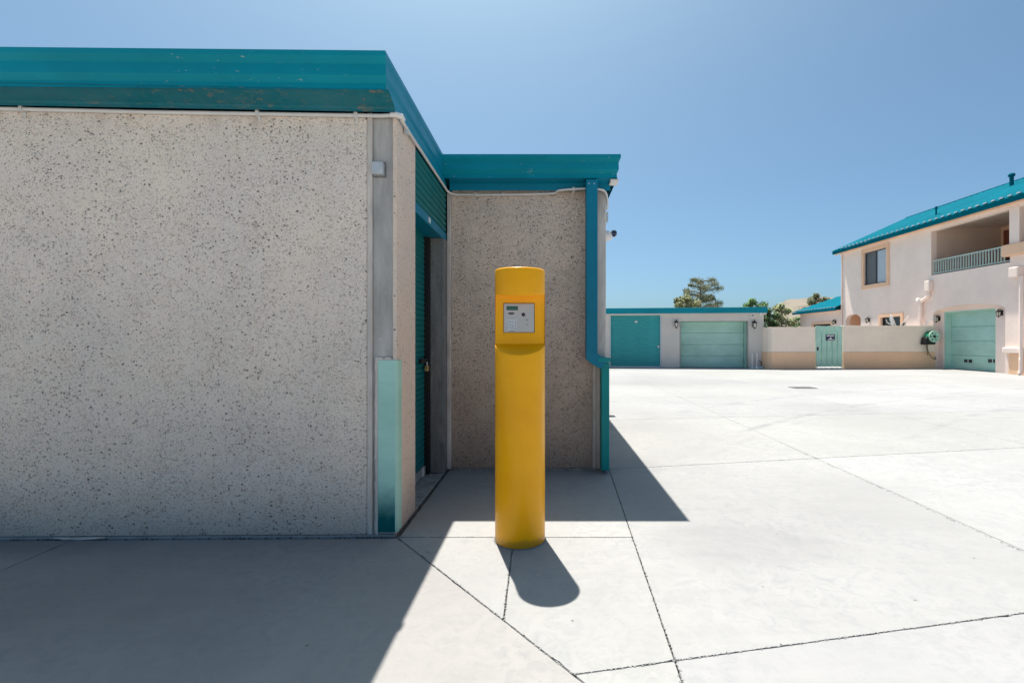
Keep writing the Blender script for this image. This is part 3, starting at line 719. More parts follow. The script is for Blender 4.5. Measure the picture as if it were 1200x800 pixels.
MB(G).box(s0_ - .06, s0_, -.55, -.0, 0, zs_).box(s1_, s1_ + .06, -.55, -.0, 0, zs_).box(s0_, s1_, -.55, -.01, zs_, zs_ + .05).build('door_frame', M['mint'], GR)
def wall_lamp(xf, u, z, label, s=1.0, group='black carriage lamps on the walls'):
    t = thing('wall_lamp', label, 'lamp', xf(u, 0, z), group)
    q = lambda a, b_, c: xf(u + a * s, b_ * s, z + c * s)
    MB(q).box(-.05, .05, 0, .03, -.12, .10).build('back_plate', M['black'], t)
    MB(q).tube([(0, .02, .05), (0, .09, .16), (0, .16, .12)], .014, 6).build('arm', M['black'], t)
    MB(q).lathe([(.05, -.14), (.07, .02)], 0, .15, 8).build('glass', M['lampglass'], t)
    for k in range(4):
        a = math.pi / 4 + k * math.pi / 2
        MB(q).tube([(.055 * math.cos(a), .15 + .055 * math.sin(a), -.15), (.078 * math.cos(a), .15 + .078 * math.sin(a), .03)], .010, 4).build('bar', M['black'], t)
    MB(q).lathe([(.10, .02), (.06, .08), (.012, .12), (.012, .15)], 0, .15, 8).build('cap', M['black'], t)
    MB(q).lathe([(.012, -.20), (.055, -.14)], 0, .15, 8).build('finial', M['black'], t)
wall_lamp(G, gu(792), gz(792, 379), 'black carriage lamp between the teal roller door and the mint garage door', 1.15)
wall_lamp(G, gu(883), gz(883, 379.5), 'black carriage lamp right of the mint door on the far garage', 1.15)
t = thing('security_light', 'small white dome light high on the far garage wall above its right lamp', 'lamp', G(gu(881.5), 0, gz(881, 370)))
q = lambda a, b_, c: G(gu(881.5) + a, b_, gz(881, 370) + c)
MB(q).lathe([(.09, 0), (.09, .05), (.05, .09)], 0, 0, 14, 'd').build('dome', M['white'], t, smooth=True)
MB(q).lathe([(.03, .09), (.03, .12)], 0, 0, 10, 'd').build('lens', M['lens'], t)
MB(q).box(.28, .40, 0, .14, .02, .13).build('spotlight', M['white'], t, bevel=.02)
for i, (px, ph, lab) in enumerate(((879.7, 412.5, 'white standpipe nearest the mint garage door'), (885.2, 412.5, 'white standpipe nearest the garden wall corner'))):
    u = gu(px); t = thing('standpipe', lab, 'pipe', G(u, .22, 0), 'white standpipes by the far garage')
    MB(lambda a, b_, c: G(u + a, .22 + b_, c)).lathe([(.028, 0), (.028, .66), (.036, .665), (.036, .70)], 0, 0, 10).build('pipe', M['white'], t, smooth=True)
    MB(lambda a, b_, c: G(u + a, .22 + b_, c)).lathe([(.10, 0), (.09, .05), (.05, .09)], 0, 0, 10).build('collar', M['galv'] if i == 0 else M['white'], t)
u = gu(889.8); t = thing('valve_box', 'small dark irrigation valve cluster in the corner by the standpipes', 'valve', G(u, .2, 0))
q = lambda a, b_, c: G(u + a, .2 + b_, c)
MB(q).box(-.10, .10, -.06, .06, 0, .10).build('base', M['galv'], t, bevel=.01)
MB(q).tube([(.02, 0, .08), (.02, 0, .30), (-.06, 0, .34)], .022, 8).build('riser', M['black'], t)
MB(q).tube([(-.3, .03, .03), (-.05, .03, .05), (.1, .02, .03)], .02, 8).build('hose_end', M['white'], t)

# ------------------------------------------------------------------ garden wall, gate, hose reel
HX = 17.6
W0 = Vector((9.98, 21.15)); W1 = Vector((HX - .01, 21.65)); wt = (W1 - W0).normalized()
def Wf(u, d, z): return (W0.x + wt.x * u + wt.y * d, W0.y + wt.y * u - wt.x * d, z)
def wu(x): a = (x - 640) / FPX; return (a * W0.y - W0.x) / (wt.x - a * wt.y)
def wz(x, y): return EYE + (398 - y) * (W0.y + wt.y * wu(x)) / FPX
GW = thing('garden_wall', 'cream stucco garden wall with a tan lower band between the far garage and the house', 'wall', (14, 21.4, 0))
g0, g1 = wu(956.3), wu(987.2); zt_l = wz(925, 384.2); zt_r = wz(1040, 382.4); zb = wz(930, 412.5)
back = [(9.86, 22.15), (9.84, 21.62), (9.90, 21.28), (9.98, 21.15)]
def ribbon(m, pl_, off, th, z0, z1):
    """wall following a plan line"""
    P = [Vector(p) for p in pl_]; n = len(P); ou, inn = [], []
    for i in range(n):
        t_ = (P[min(n - 1, i + 1)] - P[max(0, i - 1)]).normalized(); nr = Vector((t_.y, -t_.x)); ou.append(P[i] + nr * off); inn.append(P[i] - nr * th)
    out_ = [tuple(p) for p in ou] + [tuple(p) for p in inn[::-1]]; m.prism(out_, z0, z1, 'z')
lp = back[:-1] + [Wf(0, 0, 0)[:2], Wf(g0 / 2, 0, 0)[:2], Wf(g0 - .04, 0, 0)[:2]]
rp = [Wf(g1 + .04, 0, 0)[:2], Wf((g1 + wu(1088)) / 2, 0, 0)[:2], Wf((W1 - W0).length, 0, 0)[:2]]
m = MB(); ribbon(m, lp, 0, .18, zb, zt_l); ribbon(m, rp, 0, .18, zb, zt_r); m.build('upper_band', M['gstucco'], GW, bevel=.012)
m = MB(); ribbon(m, lp, .035, .18, 0, zb - .002); ribbon(m, rp, .035, .18, 0, zb - .002); m.build('lower_band', M['tan'], GW, bevel=.008)
m = MB(); ribbon(m, lp, .012, .20, zt_l + .001, zt_l + .035); ribbon(m, rp, .012, .20, zt_r + .001, zt_r + .035); m.build('coping', M['gstucco'], GW, bevel=.008)
GT = thing('garden_gate', 'mint green board gate with a small black sign in the garden wall', 'gate', Wf((g0 + g1) / 2, 0, 0))
gw = (g1 - g0); bw = gw / 5; ztg = wz(970, 382.0)
for k in range(5):
    MB(Wf).box(g0 + k * bw + .025, g0 + (k + 1) * bw - .025, -.02, .015, .10, ztg + (.0 if k % 2 else .01)).build('board', M['gate'], GT, bevel=.004)
for k in range(4): MB(Wf).box(g0 + (k + 1) * bw - .07, g0 + (k + 1) * bw + .07, -.095, -.072, .10, ztg - .03).build('added_backing', M['gate'], GT)  # extra boards added behind the gaps so the gaps read dark
for z in (wz(970, 394), wz(970, 423)): MB(Wf).box(g0 + .03, g1 - .03, -.07, -.022, z - .06, z + .06).build('rail', M['gate'], GT)
MB(Wf).box(g0 + .005, g0 + .022, -.06, .0, .05, ztg).box(g1 - .022, g1 - .005, -.06, 0, .05, ztg).build('stile', M['gate'], GT)
MB(Wf).box(g0 - .02, g1 - .02, -.1, .05, .0, .05).build('sill', M['white'], GT, bevel=.004)
MB(Wf).box(g0 + .02, g0 + .035, .02, .05, .05, .34).build('drop_bolt', M['white'], GT)
MB(Wf).box(g0 + .03, g0 + .09, .016, .05, wz(958, 410.5), wz(958, 406.5)).build('latch', M['black'], GT)
MB(Wf).box(g1 - .06, g1 - .03, .016, .04, wz(985, 393), wz(985, 391)).build('hinge', M['white'], GT)
sx0, sx1, sz0, sz1 = wu(967.2), wu(978), wz(972, 398.9), wz(972, 391.8)
SG = MB(Wf).box(sx0, sx1, .016, .028, sz0, sz1).build('sign', M['lens'], GT)
sw, sh = sx1 - sx0, sz1 - sz0
MB(Wf).box(sx0 + .08 * sw, sx1 - .10 * sw, .0285, .031, sz1 - .30 * sh, sz1 - .12 * sh).build('sign_print', M['keyw'], SG)
MB(Wf).prism([(sx0 + .18 * sw, sz0 + .10 * sh), (sx0 + .62 * sw, sz0 + .12 * sh), (sx0 + .60 * sw, sz0 + .55 * sh), (sx0 + .50 * sw, sz0 + .60 * sh), (sx0 + .46 * sw, sz0 + .35 * sh)], .0285, .031).build('sign_print', M['keyw'], SG)
MB(Wf).box(sx0 + .62 * sw, sx1 - .08 * sw, .0285, .031, sz0 + .10 * sh, sz0 + .2 * sh).build('sign_print', M['keyw'], SG)
# hose reel hung on the wall's right end
hu, hz = wu(1087.6), wz(1087.6, 394.3)
HR = thing('hose_reel', 'mint and black garden hose reel hung at the right end of the garden wall', 'hose reel', Wf(hu, 0, hz))
q = lambda a, b_, c: Wf(hu + a, b_, hz + c)
m = MB(q); N = 36; ro = .255; holes6 = []
ring = lambda r_, d, n=36: [(r_ * math.cos(2 * math.pi * k / n), d, r_ * math.sin(2 * math.pi * k / n)) for k in range(n)]
for (ra, rb_) in ((.255, .205), (.105, .060)):
    for d0_, d1_ in ((.30, .33),):
        m.add(ring(ra, d1_) + ring(rb_, d1_) + ring(ra, d0_) + ring(rb_, d0_), [(k, (k + 1) % N, N + (k + 1) % N, N + k) for k in range(N)] + [(2 * N + k, 2 * N + (k + 1) % N, (k + 1) % N, k) for k in range(N)] + [(N + k, N + (k + 1) % N, 3 * N + (k + 1) % N, 3 * N + k) for k in range(N)])
for k in range(6):
    a = k * math.pi / 3 + .5; c_, s_ = math.cos(a), math.sin(a); hw = .042
    m.add([(c_ * .10 - s_ * hw * e, d, s_ * .10 + c_ * hw * e) for d in (.30, .33) for e in (-1, 1)] + [(c_ * .21 - s_ * hw * 1.3 * e, d, s_ * .21 + c_ * hw * 1.3 * e) for d in (.30, .33) for e in (-1, 1)], [(0, 1, 5, 4), (2, 3, 7, 6), (0, 2, 6, 4), (1, 3, 7, 5)])
m.build('reel_flange', M['mintw'], HR)
MB(q).lathe([(.065, .26), (.065, .35), (.03, .37)], 0, 0, 16, 'd').build('hub', M['black'], HR)
MB(q).lathe([(.20, .10), (.20, .29)], 0, 0, 24, 'd').build('hose_coil', M['black'], HR)
MB(q).lathe([(.25, .06), (.25, .09)], -.0, 0, 24, 'd').build('reel_back', M['greenp'], HR)
m = MB(q)
for k in range(6): m.tube([(-.235 + .01 * k, .10 + k * .03, .12), (-.25, .10 + k * .03, 0), (-.22, .10 + k * .03, -.14)], .02, 6)
m.build('hose_loop', M['greenp'], HR)
MB(q).prism([(-.42, -.36), (.06, -.36), (.12, -.24), (-.10, -.20), (-.28, -.02), (-.36, -.05)], .04, .30).build('bracket', M['black'], HR, bevel=.02)
MB(q).box(.0, .22, .14, .2, -.27, -.245).build('guide_bar', M['galv'], HR)
MB(q).tube(smooth_path([(-.18, .16, -.34), (-.17, .17, -.60), (-.06, .18, -.85), (.10, .17, -.99), (.24, .14, -1.02), (.27, .08, -.93)]), .016, 8).build('hose', M['hose'], HR, smooth=True)
MB(q).tube(smooth_path([(-.24, .16, -.34), (-.21, .17, -.6), (-.14, .15, -.86)]), .016, 8).build('hose', M['hose'], HR, smooth=True)
MB(q).tube([(.27, .04, -.94), (.27, .10, -.90), (.29, .12, -.86)], .022, 8).build('tap', M['galv'], HR)

# ------------------------------------------------------------------ house (right): its long face is the plane x = HX
H = lambda u, d, z: (HX - d, u, z)                    # u = y along the face, d out towards the yard
def hy(x, X=HX): return X * FPX / (x - 640)
def hz_(x, y, X=HX): return EYE + (398 - y) * X / (x - 640)
HS = thing('house', 'two storey pink stucco house with a teal metal roof, covered balcony and mint garage door', 'house', (HX, 20, 0))
YF, YN = hy(987), 11.0; ZW = 6.42
w1 = (hy(1039.2), hy(1013), hz_(1013, 334.7), hz_(1013, 296.8)); w2 = (hy(1056), hy(1033), 1.42, hz_(1045, 371.2))
al = (hy(1008.6), hy(991.2), -1, 2.76); bal = (YN + .4, hy(1091.2), hz_(1140, 314.6), hz_(1140, 257.5))
ga = (hy(1178), hy(1093.5), -1, hz_(1143, 356))
m = MB(H); wall_grid(m, YN, YF, 0, ZW, [w1, w2, al, bal, ga], -.25, 0)
def spandrel(m, a, b_, spring, peak, d0, d1, n=18):
    pts = [(a + (b_ - a) * k / n, spring + (peak - spring) * math.sqrt(max(0, 1 - (2 * k / n - 1) ** 2)) ** (1.0)) for k in range(n + 1)]
    top_ = peak + .001
    m.prism([(a, top_)] + pts[:n // 2 + 1] , d0, d1); m.prism(pts[n // 2:] + [(b_, top_)], d0, d1)
spandrel(m, ga[0], ga[1], hz_(1178, 361), ga[3], -.249, -.001); spandrel(m, al[0], al[1], 2.45, al[3], -.249, -.001)
m.build('wall', M['stucco'], HS)
m = MB(H); m.prism([(YF, .0), (YF, ZW), (YF - .25, ZW), (YF - .25, 0)], -8.3, -.25, 'd'); m.build('end_wall', M['stucco'], HS)
MB().prism([(HX + .02, ZW), (HX + 8.2, ZW), (HX + 4.1, 8.45)], YF - .25, YF - .001, 'd').build('gable', M['stucco'], HS)
MB().box(HX + .25, HX + 8.25, YN, YN + .25, 0, ZW).box(HX + 8.0, HX + 8.25, YN + .25, YF - .25, 0, ZW).build('rear_wall', M['stucco'], HS)
# corrugated metal roof slopes
def roof_slope(mb, y0, y1, xe, ze, p, xm, pitch=.335, amp=.028, sgn=1):
    n = int((y1 - y0) / pitch * 5); pts = []
    for k in range(n + 1):
        y = y0 + (y1 - y0) * k / n; ph = (y - y0) / pitch % 1; h = amp * (1 if ph < .35 else (0 if ph > .55 else .5)); run = max(.02, xm(y))
        pts += [(xe, y, ze + h - .03), (xe, y, ze + h), (xe + sgn * run, y, ze + p * run + h)]
    mb.add(pts, [(3 * k + j, 3 * k + 3 + j, 3 * k + 4 + j, 3 * k + 1 + j) for k in range(n) for j in (0, 1)])
XE = 17.2; ZE = 6.60; PT = .45; RUN = 4.5
m = MB(); roof_slope(m, YN - .4, YF + .30, XE, ZE, PT, lambda y: RUN); roof_slope(m, YN - .4, YF + .30, XE + 2 * RUN, ZE, PT, lambda y: RUN, sgn=-1)
RF = m.build('roof', M['roof'], HS, recalc=False)
m = MB(); m.box(XE - .02, XE + .10, YN - .4, YF + .30, 6.40, 6.565); m.build('gutter', M['roof'], RF, bevel=.02)
m = MB(); m.box(XE - .05, XE - .02, YN - .4, YF + .30, 6.53, 6.56); m.build('gutter_lip', M['roof'], RF)
m = MB(); m.box(XE + .10, HX - .002, YN - .4, YF + .2, 6.41, 6.425); m.build('soffit', M['peach'], HS)
MB().prism([(XE, ZE - .12), (XE + RUN, ZE - .12 + PT * RUN), (XE + 2 * RUN, ZE - .12), (XE + 2 * RUN, ZE - .02), (XE + RUN, ZE + PT * RUN - .02), (XE, ZE - .02)], YF + .22, YF + .28, 'd').build('barge_board', M['roof'], RF)
MB().box(XE + RUN - .12, XE + RUN + .12, YN - .4, YF + .3, ZE + PT * RUN - .05, ZE + PT * RUN + .015).build('ridge_cap', M['roof'], RF, bevel=.02)
# snow guards: one small bright clip per rib
sg = MB().box(XE + .02, XE + .10, YN - .4 + .05, YN - .4 + .20, ZE + .035, ZE + .085).build('snow_guard', M['galv'], RF)
nG = int((YF + .3 - YN) / .335); copies(sg, [(0, .335 * k, 0) for k in range(1, nG)], RF)
# vent pipes
for px, py, X, hgt, r_ in ((1185.5, 210, 20.4, .42, .075), (1097, 250, 18.6, .30, .035)):
    Y = X * FPX / (px - 640); z0 = ZE + PT * (X - XE)
    v = MB().lathe([(r_, z0 - .1), (r_, z0 + hgt)], X, Y, 14).build('vent_pipe', M['roof'], RF, smooth=True)
    MB().lathe([(r_ * 1.6, z0 + hgt), (r_ * 1.7, z0 + hgt + .06), (r_ * 1.2, z0 + hgt + .12)], X, Y, 14).build('cap', M['roof'], v)
# windows
def window(w, name_mat, mull=True, trim=.16, split_=None):
    u0, u1, z0, z1 = w
    wn = MB(H).box(u0, u1, -.12, -.10, z0, z1).build('window', M['glass'], HS)
    f = .05
    MB(H).box(u0, u1, -.10, -.05, z0, z0 + f).box(u0, u1, -.10, -.05, z1 - f, z1).box(u0, u0 + f, -.10, -.05, z0 + f, z1 - f).box(u1 - f, u1, -.10, -.05, z0 + f, z1 - f).build('frame', M['frame'], wn)
    mid = (u0 + u1) / 2
    MB(H).box(mid - .03, mid + .03, -.098, -.045, z0 + f, z1 - f).build('mullion', M['frame'], wn)
    if mull:
        MB(H).box(u0 + f, mid - .03, -.098, -.09, z0 + f, z1 - f).build('pane', M['glassl'], wn)
        MB(H).box(mid + .03, u1 - f, -.098, -.085, z0 + f, z1 - f).build('pane', plain('insect_screen', (.10, .11, .12), .5), wn)
    t_ = trim
    MB(H).box(u0 - t_, u1 + t_, .001, .05, z1, z1 + t_).box(u0 - t_, u1 + t_, .001, .05, z0 - t_, z0).box(u0 - t_, u0, .001, .05, z0, z1).box(u1, u1 + t_, .001, .05, z0, z1).build('sill', M['peach'], wn)
window(w1, None, True, .20); window(w2, None, False, .17)
# arched entrance alcove
m = MB(H); m.box(al[0] - .1, al[1] + .1, -1.5, -1.4, 0, 2.9); m.box(al[0] - .1, al[0], -1.4, -.25, 0, 2.9); m.box(al[1], al[1] + .1, -1.4, -.25, 0, 2.9); m.box(al[0], al[1], -1.4, -.25, 2.80, 2.9); m.build('entrance_alcove', M['peach'], HS)
MB(H).box(al[0] + .05, al[0] + .75, -1.395, -1.36, 0, 2.1).build('door', M['frame'], HS)
# garage: shallow arched recess, door deeper in
zd = hz_(1174, 361, 18.1); d0_ = hy(1174, 18.1); d1_ = hy(1112, 18.1)
m = MB(H); wall_grid(m, ga[0] - .1, ga[1] + .1, 0, 2.95, [(d0_, d1_, -1, zd)], -.45, -.252); m.build('garage_recess', M['stucco'], HS)
gd = MB(H).box(d0_ - .05, d1_ + .05, -.66, -.60, 0, zd + .1).build('garage_door', M['mint'], HS)
zz = [0, .62, 1.24, 1.86, zd]
for a, b_ in zip(zz, zz[1:]): MB(H).box(d0_ + .01, d1_ - .01, -.60, -.565, a + .012, b_ - .006).build('panel', M['mint'], gd, bevel=.008)
for xx in (1134.5, 1163.2):
    u = hy(xx, 18.15); z = hz_(xx, 422.8, 18.15)
    vt = MB(H).box(u - .22, u + .22, -.563, -.55, z - .09, z + .09).build('vent', M['mint'], gd)
    for e in (-1, 1):
        MB(H).box(u + e * .11 - .085, u + e * .11 + .085, -.549, -.545, z - .07, z + .07).build('louvre', M['frame'], vt)
MB(H).box(d0_ - .002, d0_ + .07, -.56, -.30, 0, zd).box(d1_ - .07, d1_ + .002, -.56, -.30, 0, zd).box(d0_ + .07, d1_ - .07, -.56, -.30, zd - .06, zd).build('door_frame', M['mint'], HS)
# balcony
bz0, bz1, bf = bal[2], bal[3], bal[1]
MB(H).box(YN + .3, bf - .002, -3.2, -.25, bz0 - .25, bz0 - .10).build('balcony_floor', M['far_wall'], HS)
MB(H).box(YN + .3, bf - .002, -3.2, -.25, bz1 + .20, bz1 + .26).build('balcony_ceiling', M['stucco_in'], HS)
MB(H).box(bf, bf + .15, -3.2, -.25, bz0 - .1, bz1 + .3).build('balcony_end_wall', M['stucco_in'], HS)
MB(H).box(YN + .3, bf, -3.35, -3.2, bz0 - .1, bz1 + .3).build('balcony_back_wall', M['peach'], HS)
XB = HX + 3.2
ya, yb = hy(1192, XB), hy(1177.5, XB)
MB(H).box(ya, yb, -3.198, -3.14, bz0 - .08, bz0 + 2.0).build('balcony_door', M['red_door'], HS)
MB(H).box(ya - 1.9, ya - .2, -3.198, -3.15, bz0 + .0, bz0 + 2.0).build('balcony_window', M['glass'], HS)
cl0, cl1 = hy(1195), hy(1183); lz0, lz1 = hz_(1180, 301), hz_(1177, 288)
MB(H).box(YN + .1, hy(1177.3), -.3, .16, lz0, lz1).build('balcony_ledge', M['peach'], HS, bevel=.05)
MB(H).box(YN + .4, hy(1183.5), -.24, -.002, bz0 + .001, lz0 - .001).build('ledge_support', M['stucco'], HS)
MB(H).box(cl0, cl1, -.30, .02, lz1 + .001, bz1 + .06).build('column', M['stucco'], HS, bevel=.02)
RY0, RY1 = hy(1182.5), bf - .05
rl = MB(H).box(hy(1177), RY1, -.08, -.03, hz_(1140, 297.0) - .0, hz_(1140, 297.0) + .05).build('balcony_rail', M['rail'], HS)
MB(H).box(RY0, RY1, -.08, -.03, bz0 + .05, bz0 + .09).build('bottom_bar', M['rail'], rl)
nb = 26; st = (RY1 - hy(1177) - .1) / nb
bb = MB(H).box(hy(1177) + .03, hy(1177) + .065, -.07, -.035, bz0 + .09, hz_(1140, 297.0)).build('baluster', M['rail'], rl)
copies(bb, [(0, st * k, 0) for k in range(1, nb + 1)], rl)
MB(H).box(RY0 + .02, RY1, -.24, -.02, bz0 + .002, bz0 + .03).build('deck_edge', M['frame'], rl)
# wainscot band on the near pier
MB(H).box(YN, hy(1183.5), .001, .05, .0, hz_(1185, 414.2)).build('wainscot', M['tan'], HS)
MB(H).box(YN, hy(1177.5), .001, .12, hz_(1185, 413.8), hz_(1185, 407.2)).build('wainscot_cap', M['stucco'], HS, bevel=.03)
# house downspouts
def rainpipe(pts, r_=.06, label=None): return MB(H).tube(smooth_path(pts, 4), r_, 10).build('downspout', M['stucco'], HS, smooth=True)
MB(H).box(hy(1200.5), hy(1189.5), .0, .26, hz_(1195, 325), hz_(1195, 313)).build('conductor_head', M['stucco'], HS, bevel=.03)
y_ = hy(1196.3, HX - .18)
rainpipe([(y_, .16, hz_(1196, 324)), (y_, .16, .95), (y_, .17, .55), (y_, .18, .12), (y_ + .05, .24, .06)], .065)
y_ = hy(1090.5); y2 = hy(1081.5)
MB(H).box(y_ - .16, y_ + .12, .0, .2, hz_(1090, 341), hz_(1090, 329)).build('conductor_head', M['stucco'], HS, bevel=.03)
rainpipe([(y_, .10, hz_(1090, 340)), (y_, .10, hz_(1090, 346)), (y_ + .12, .10, hz_(1087, 349)), (y2 - .08, .10, hz_(1083, 352.5)), (y2, .10, hz_(1081, 357)), (y2, .10, .3)], .07)
MB(H).tube([(y2 + .03, .10, hz_(1081, 352)), (y2 + .03, .25, hz_(1081, 350.5))], .08, 10).build('cleanout', M['white'], HS)
yc = YF - .05
rainpipe([(YF + .15, .33, 6.42), (YF + .12, .30, 6.32), (YF - .02, .05, 6.2), (YF - .02, .05, 3.0), (YF - .02, .05, .3)], .04)
# single storey wing behind the house corner
y9 = 33.1; zl = 3.08
m = MB(H); w3 = (hy(974), hy(953.2), 1.1, hz_(963, 379.8)); wall_grid(m, YF + .002, y9, 0, zl, [w3], -.25, 0); m.build('lower_wing_wall', M['stucco'], HS)
MB(H).box(y9 - .25, y9, -7, -.25, 0, zl).build('lower_wing_end', M['stucco'], HS)
window(w3, None, False, .15)
m = MB(); run = lambda y: min(3.6, y9 + .3 - y); roof_slope(m, YF + .01, y9 + .3, XE, zl + .13, .46, run)
k9 = zl + .13
m.add([(XE, y9 + .3, k9), (XE + 3.6, y9 - 3.3, k9 + .46 * 3.6), (XE + 7.2, y9 + .3, k9)], [(0, 1, 2)])
m.add([(XE + 3.6, y9 - 3.3, k9 + 1.656), (XE + 3.6, YF + .05, k9 + 1.656), (XE + 7.2, YF + .05, k9), (XE + 7.2, y9 + .3, k9)], [(0, 1, 2, 3)])
LR = m.build('lower_roof', M['roof'], HS, recalc=False)
MB().box(XE - .02, XE + .10, YF + .01, y9 + .3, zl - .04, zl + .09).build('gutter', M['roof'], LR, bevel=.02)
MB().box(XE + .1, HX - .002, YF + .01, y9 + .28, zl - .02, zl + .0).build('soffit', M['peach'], LR)
sg2 = MB().box(XE + .02, XE + .10, YF + .1, YF + .25, k9 + .03, k9 + .075).build('snow_guard', M['galv'], LR)
copies(sg2, [(0, .335 * k, 0) for k in range(1, 14)], LR)
wall_lamp(H, hy(1018.7), hz_(1018.7, 374.5), 'black carriage lamp left of the small lower window of the pink house', .95)
wall_lamp(H, hy(979.5), hz_(979.5, 377), 'black carriage lamp above the garden gate on the low house wing', .95)
HR_ = lambda u, d, z: (HX + .252 - d, u, z)
wall_lamp(HR_, hy(1101, HX + .252), hz_(1101, 373, HX + .252), 'black carriage lamp left of the house garage door near the hose reel', .95)
wall_lamp(HR_, hy(1179.5, HX + .252) + .18, hz_(1179.5, 365.5), 'black carriage lamp right of the house garage door', .95)
# dishes on the house wall behind the garden wall
for px, py, lab, sgn in ((1047, 375, 'small white satellite dish in front of the lower window', 1), (1059, 377, 'thin white antenna arm right of the lower window, above the garden wall', -1)):
    u, z = hy(px, 17.2), hz_(px, py, 17.2)
    t = thing('satellite_dish', lab, 'satellite dish', (17.2, u, z - .5))
    q = lambda a, b_, c: (17.2 + b_, u + a, z + c)
    MB(q).tube([(0, .1, -1.0), (0, .1, -.25), (0, .02, -.05)], .03, 8).build('mast', M['galv'], t)
    if sgn > 0:
        MB(lambda a, b_, c: q(a * .9, -.05 + b_ + a * .3 - c * .25, c)).lathe([(.02, .06), (.17, .03), (.27, -.03), (.26, -.04), (.02, .045)], 0, 0, 20, 'd').build('dish', M['white'], t, smooth=True)
        MB(q).tube([(.0, -.05, -.24), (.0, -.32, -.12), (0, -.36, .02)], .018, 6).build('feed_arm', M['white'], t)
    else:
        MB(q).tube([(.3, 0, -.30), (0, 0, 0), (-.28, 0, .26)], .025, 6).build('arm', M['white'], t)
        MB(q).tube([(.2, 0, -.32), (-.05, 0, -.06)], .035, 6).build('clamp', M['frame'], t)
# slanting brace between garden wall and garage lamp
t = thing('brace_rod', 'thin slanting rod from the garden wall top up to the garage lamp', 'rod', (HX - .1, hy(1088), 1.8))
MB(H).tube([(hy(1084), .10, hz_(1084, 381.5)), (hy(1098), .03, hz_(1098, 371))], .018, 6).build('rod', M['galv'], t)

# ------------------------------------------------------------------ drain grate out on the yard
gx, gy = g(940.5, 454.3)
DG = thing('drain_grate', 'grey iron drain grate set in the open concrete yard', 'drain', (gx, gy, 0))
DY = .17
MB().box(gx - .30, gx + .30, gy - DY - .03, gy - DY, .0, .012).box(gx - .30, gx + .30, gy + DY, gy + DY + .03, .0, .012).box(gx - .30, gx - .27, gy - DY, gy + DY, 0, .012).box(gx + .27, gx + .30, gy - DY, gy + DY, 0, .012).build('frame', M['grate'], DG)
MB().box(gx - .27, gx + .27, gy - DY, gy + DY, .001, .003).build('pit', M['dirt'], DG)
b0 = MB().box(gx - .262, gx - .235, gy - DY + .005, gy + DY - .005, .003, .012).build('bar', M['grate'], DG); copies(b0, [(.047 * k, 0, 0) for k in range(1, 11)], DG)

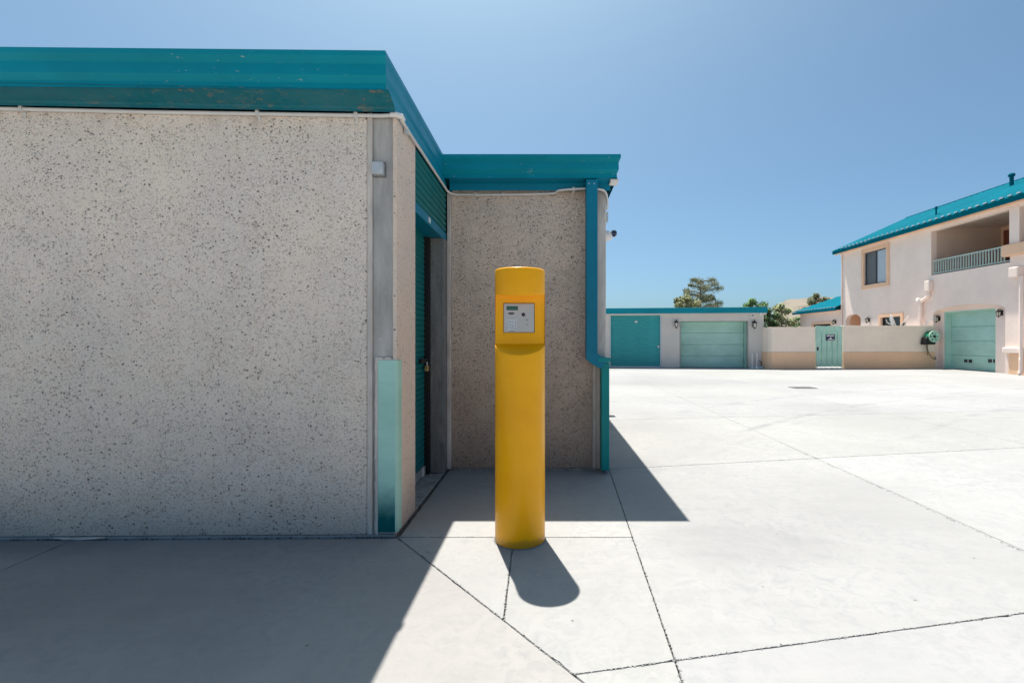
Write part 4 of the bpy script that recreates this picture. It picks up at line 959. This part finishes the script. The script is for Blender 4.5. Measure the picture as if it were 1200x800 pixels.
# ------------------------------------------------------------------ trees beyond the roofs
def tree(name, label, cat, x, y, h, w_, seed, mat, style, leaves=5000, trunk=True, base=.35, leaf=.10, group=None):
    rnd = random.Random(seed)
    t = thing(name, label, cat, (x, y, -.1), group)
    tips = []; m = MB(); lean = rnd.uniform(-.2, .2)
    tp = [(x + lean * (k / 6) * .8 + rnd.uniform(-.05, .05), y + rnd.uniform(-.05, .05), -.1 + h * .95 * k / 6) for k in range(7)]
    r0 = h * .022 + .03; m.tube(tp, [r0 * (1 - .13 * k) for k in range(7)], 8)
    nb = 22 if style == 'pine' else 16
    for k in range(nb):
        f = base + (1 - base) * (k + rnd.random()) / nb; i = min(5, int(f * 6)); fr = f * 6 - i
        p = Vector(tp[i]).lerp(Vector(tp[i + 1]), min(1, fr)); a = k * 2.4 + rnd.uniform(-.5, .5)
        rr = w_ / 2 * (1 - ((f - .62) / .55) ** 2 if style != 'pine' else (1.15 - .55 * abs(f - .55) * 1.6)) * rnd.uniform(.65, 1.05); rr = max(rr, .12 * w_)
        rise = rnd.uniform(.05, .35) * rr
        q_ = p + Vector((math.cos(a) * rr, math.sin(a) * rr, rise)); mid = p.lerp(q_, .5) + Vector((0, 0, rise * .25))
        m.tube([tuple(p), tuple(mid), tuple(q_)], [r0 * .32, r0 * .2, r0 * .06], 5)
        for s_ in (.5, .75, 1.0): tips.append((p.lerp(q_, s_), rr * (.30 + .2 * (1 - s_))))
        if style == 'pine':
            for _ in range(2):
                b_ = a + rnd.uniform(-.7, .7); e = p.lerp(q_, .6) + Vector((math.cos(b_), math.sin(b_), .25)) * rr * .45; m.tube([tuple(p.lerp(q_, .5)), tuple(e)], [r0 * .12, r0 * .04], 4); tips.append((e, rr * .26))
    tips.append((Vector(tp[-1]), w_ * .12))
    m.build('trunk', M['bark'], t)
    m = MB(); V = []; Fc = []
    for _ in range(leaves):
        c_, rad = tips[rnd.randrange(len(tips))]
        v = Vector((rnd.gauss(0, 1), rnd.gauss(0, 1), rnd.gauss(0, .55 if style == 'pine' else .8))).normalized() * rad * rnd.random() ** .45 * (.95 if style == 'pine' else 1.35)
        p = c_ + v; s_ = leaf * rnd.uniform(.6, 1.3); a = Vector((rnd.gauss(0, 1), rnd.gauss(0, 1), rnd.gauss(0, 1) + (.6 if style == 'pine' else 0))).normalized(); b_ = a.orthogonal().normalized() * (s_ * (.16 if style == 'pine' else .5)); a = a * s_
        V += [p - b_, p + a * .5, p + b_, p - a * .5]; k = len(V) - 4; Fc.append((k, k + 1, k + 2, k + 3))
    m.v = V; m.f = Fc; m.build('crown', mat, t, recalc=False)
def tx(px, Y): return (px - 640) * Y / FPX
def th(py, Y): return EYE + (398 - py) * Y / FPX + .1
tree('pine_tree', 'open crowned pine tree standing up behind the teal roof of the far garage', 'tree', tx(822, 46), 46, th(324, 46), 3.5, 3, M['pine'], 'pine', 11500, base=.50, leaf=.17)
tree('tree', 'low yellowish olive tree left of the pine behind the far garage', 'tree', tx(804, 41), 41, th(346, 41), 2.4, 5, M['olive'], 'round', 6000, base=.3, leaf=.15)
tree('tree', 'bright green leafy tree top over the right end of the far garage roof', 'tree', tx(882, 42), 42, th(351.5, 42), 2.6, 8, M['green'], 'round', 6500, base=.3, leaf=.15)
tree('tree', 'dark green tree squeezed between the far garage and the garden wall bushes', 'tree', tx(901, 33), 33, th(361, 33), 1.5, 12, M['dgreen'], 'round', 5000, base=.1, leaf=.12)
tree('shrub', 'pale olive shrub showing above the garden wall left of the low teal roof', 'shrub', tx(917, 34), 34, th(356, 34), 1.9, 14, M['sage'], 'round', 8000, base=.08, leaf=.11)
tree('shrub', 'small green shrub against the corner of the low house wing', 'shrub', tx(934, 38), 38, th(372, 38), 1.4, 17, M['green'], 'round', 3500, base=.08, leaf=.11)
tree('tree', 'greyish tree crown rising behind the low teal roof of the house', 'tree', tx(957, 60), 60, th(344.5, 60), 3.4, 21, M['pine'], 'round', 7000, base=.3, leaf=.18)
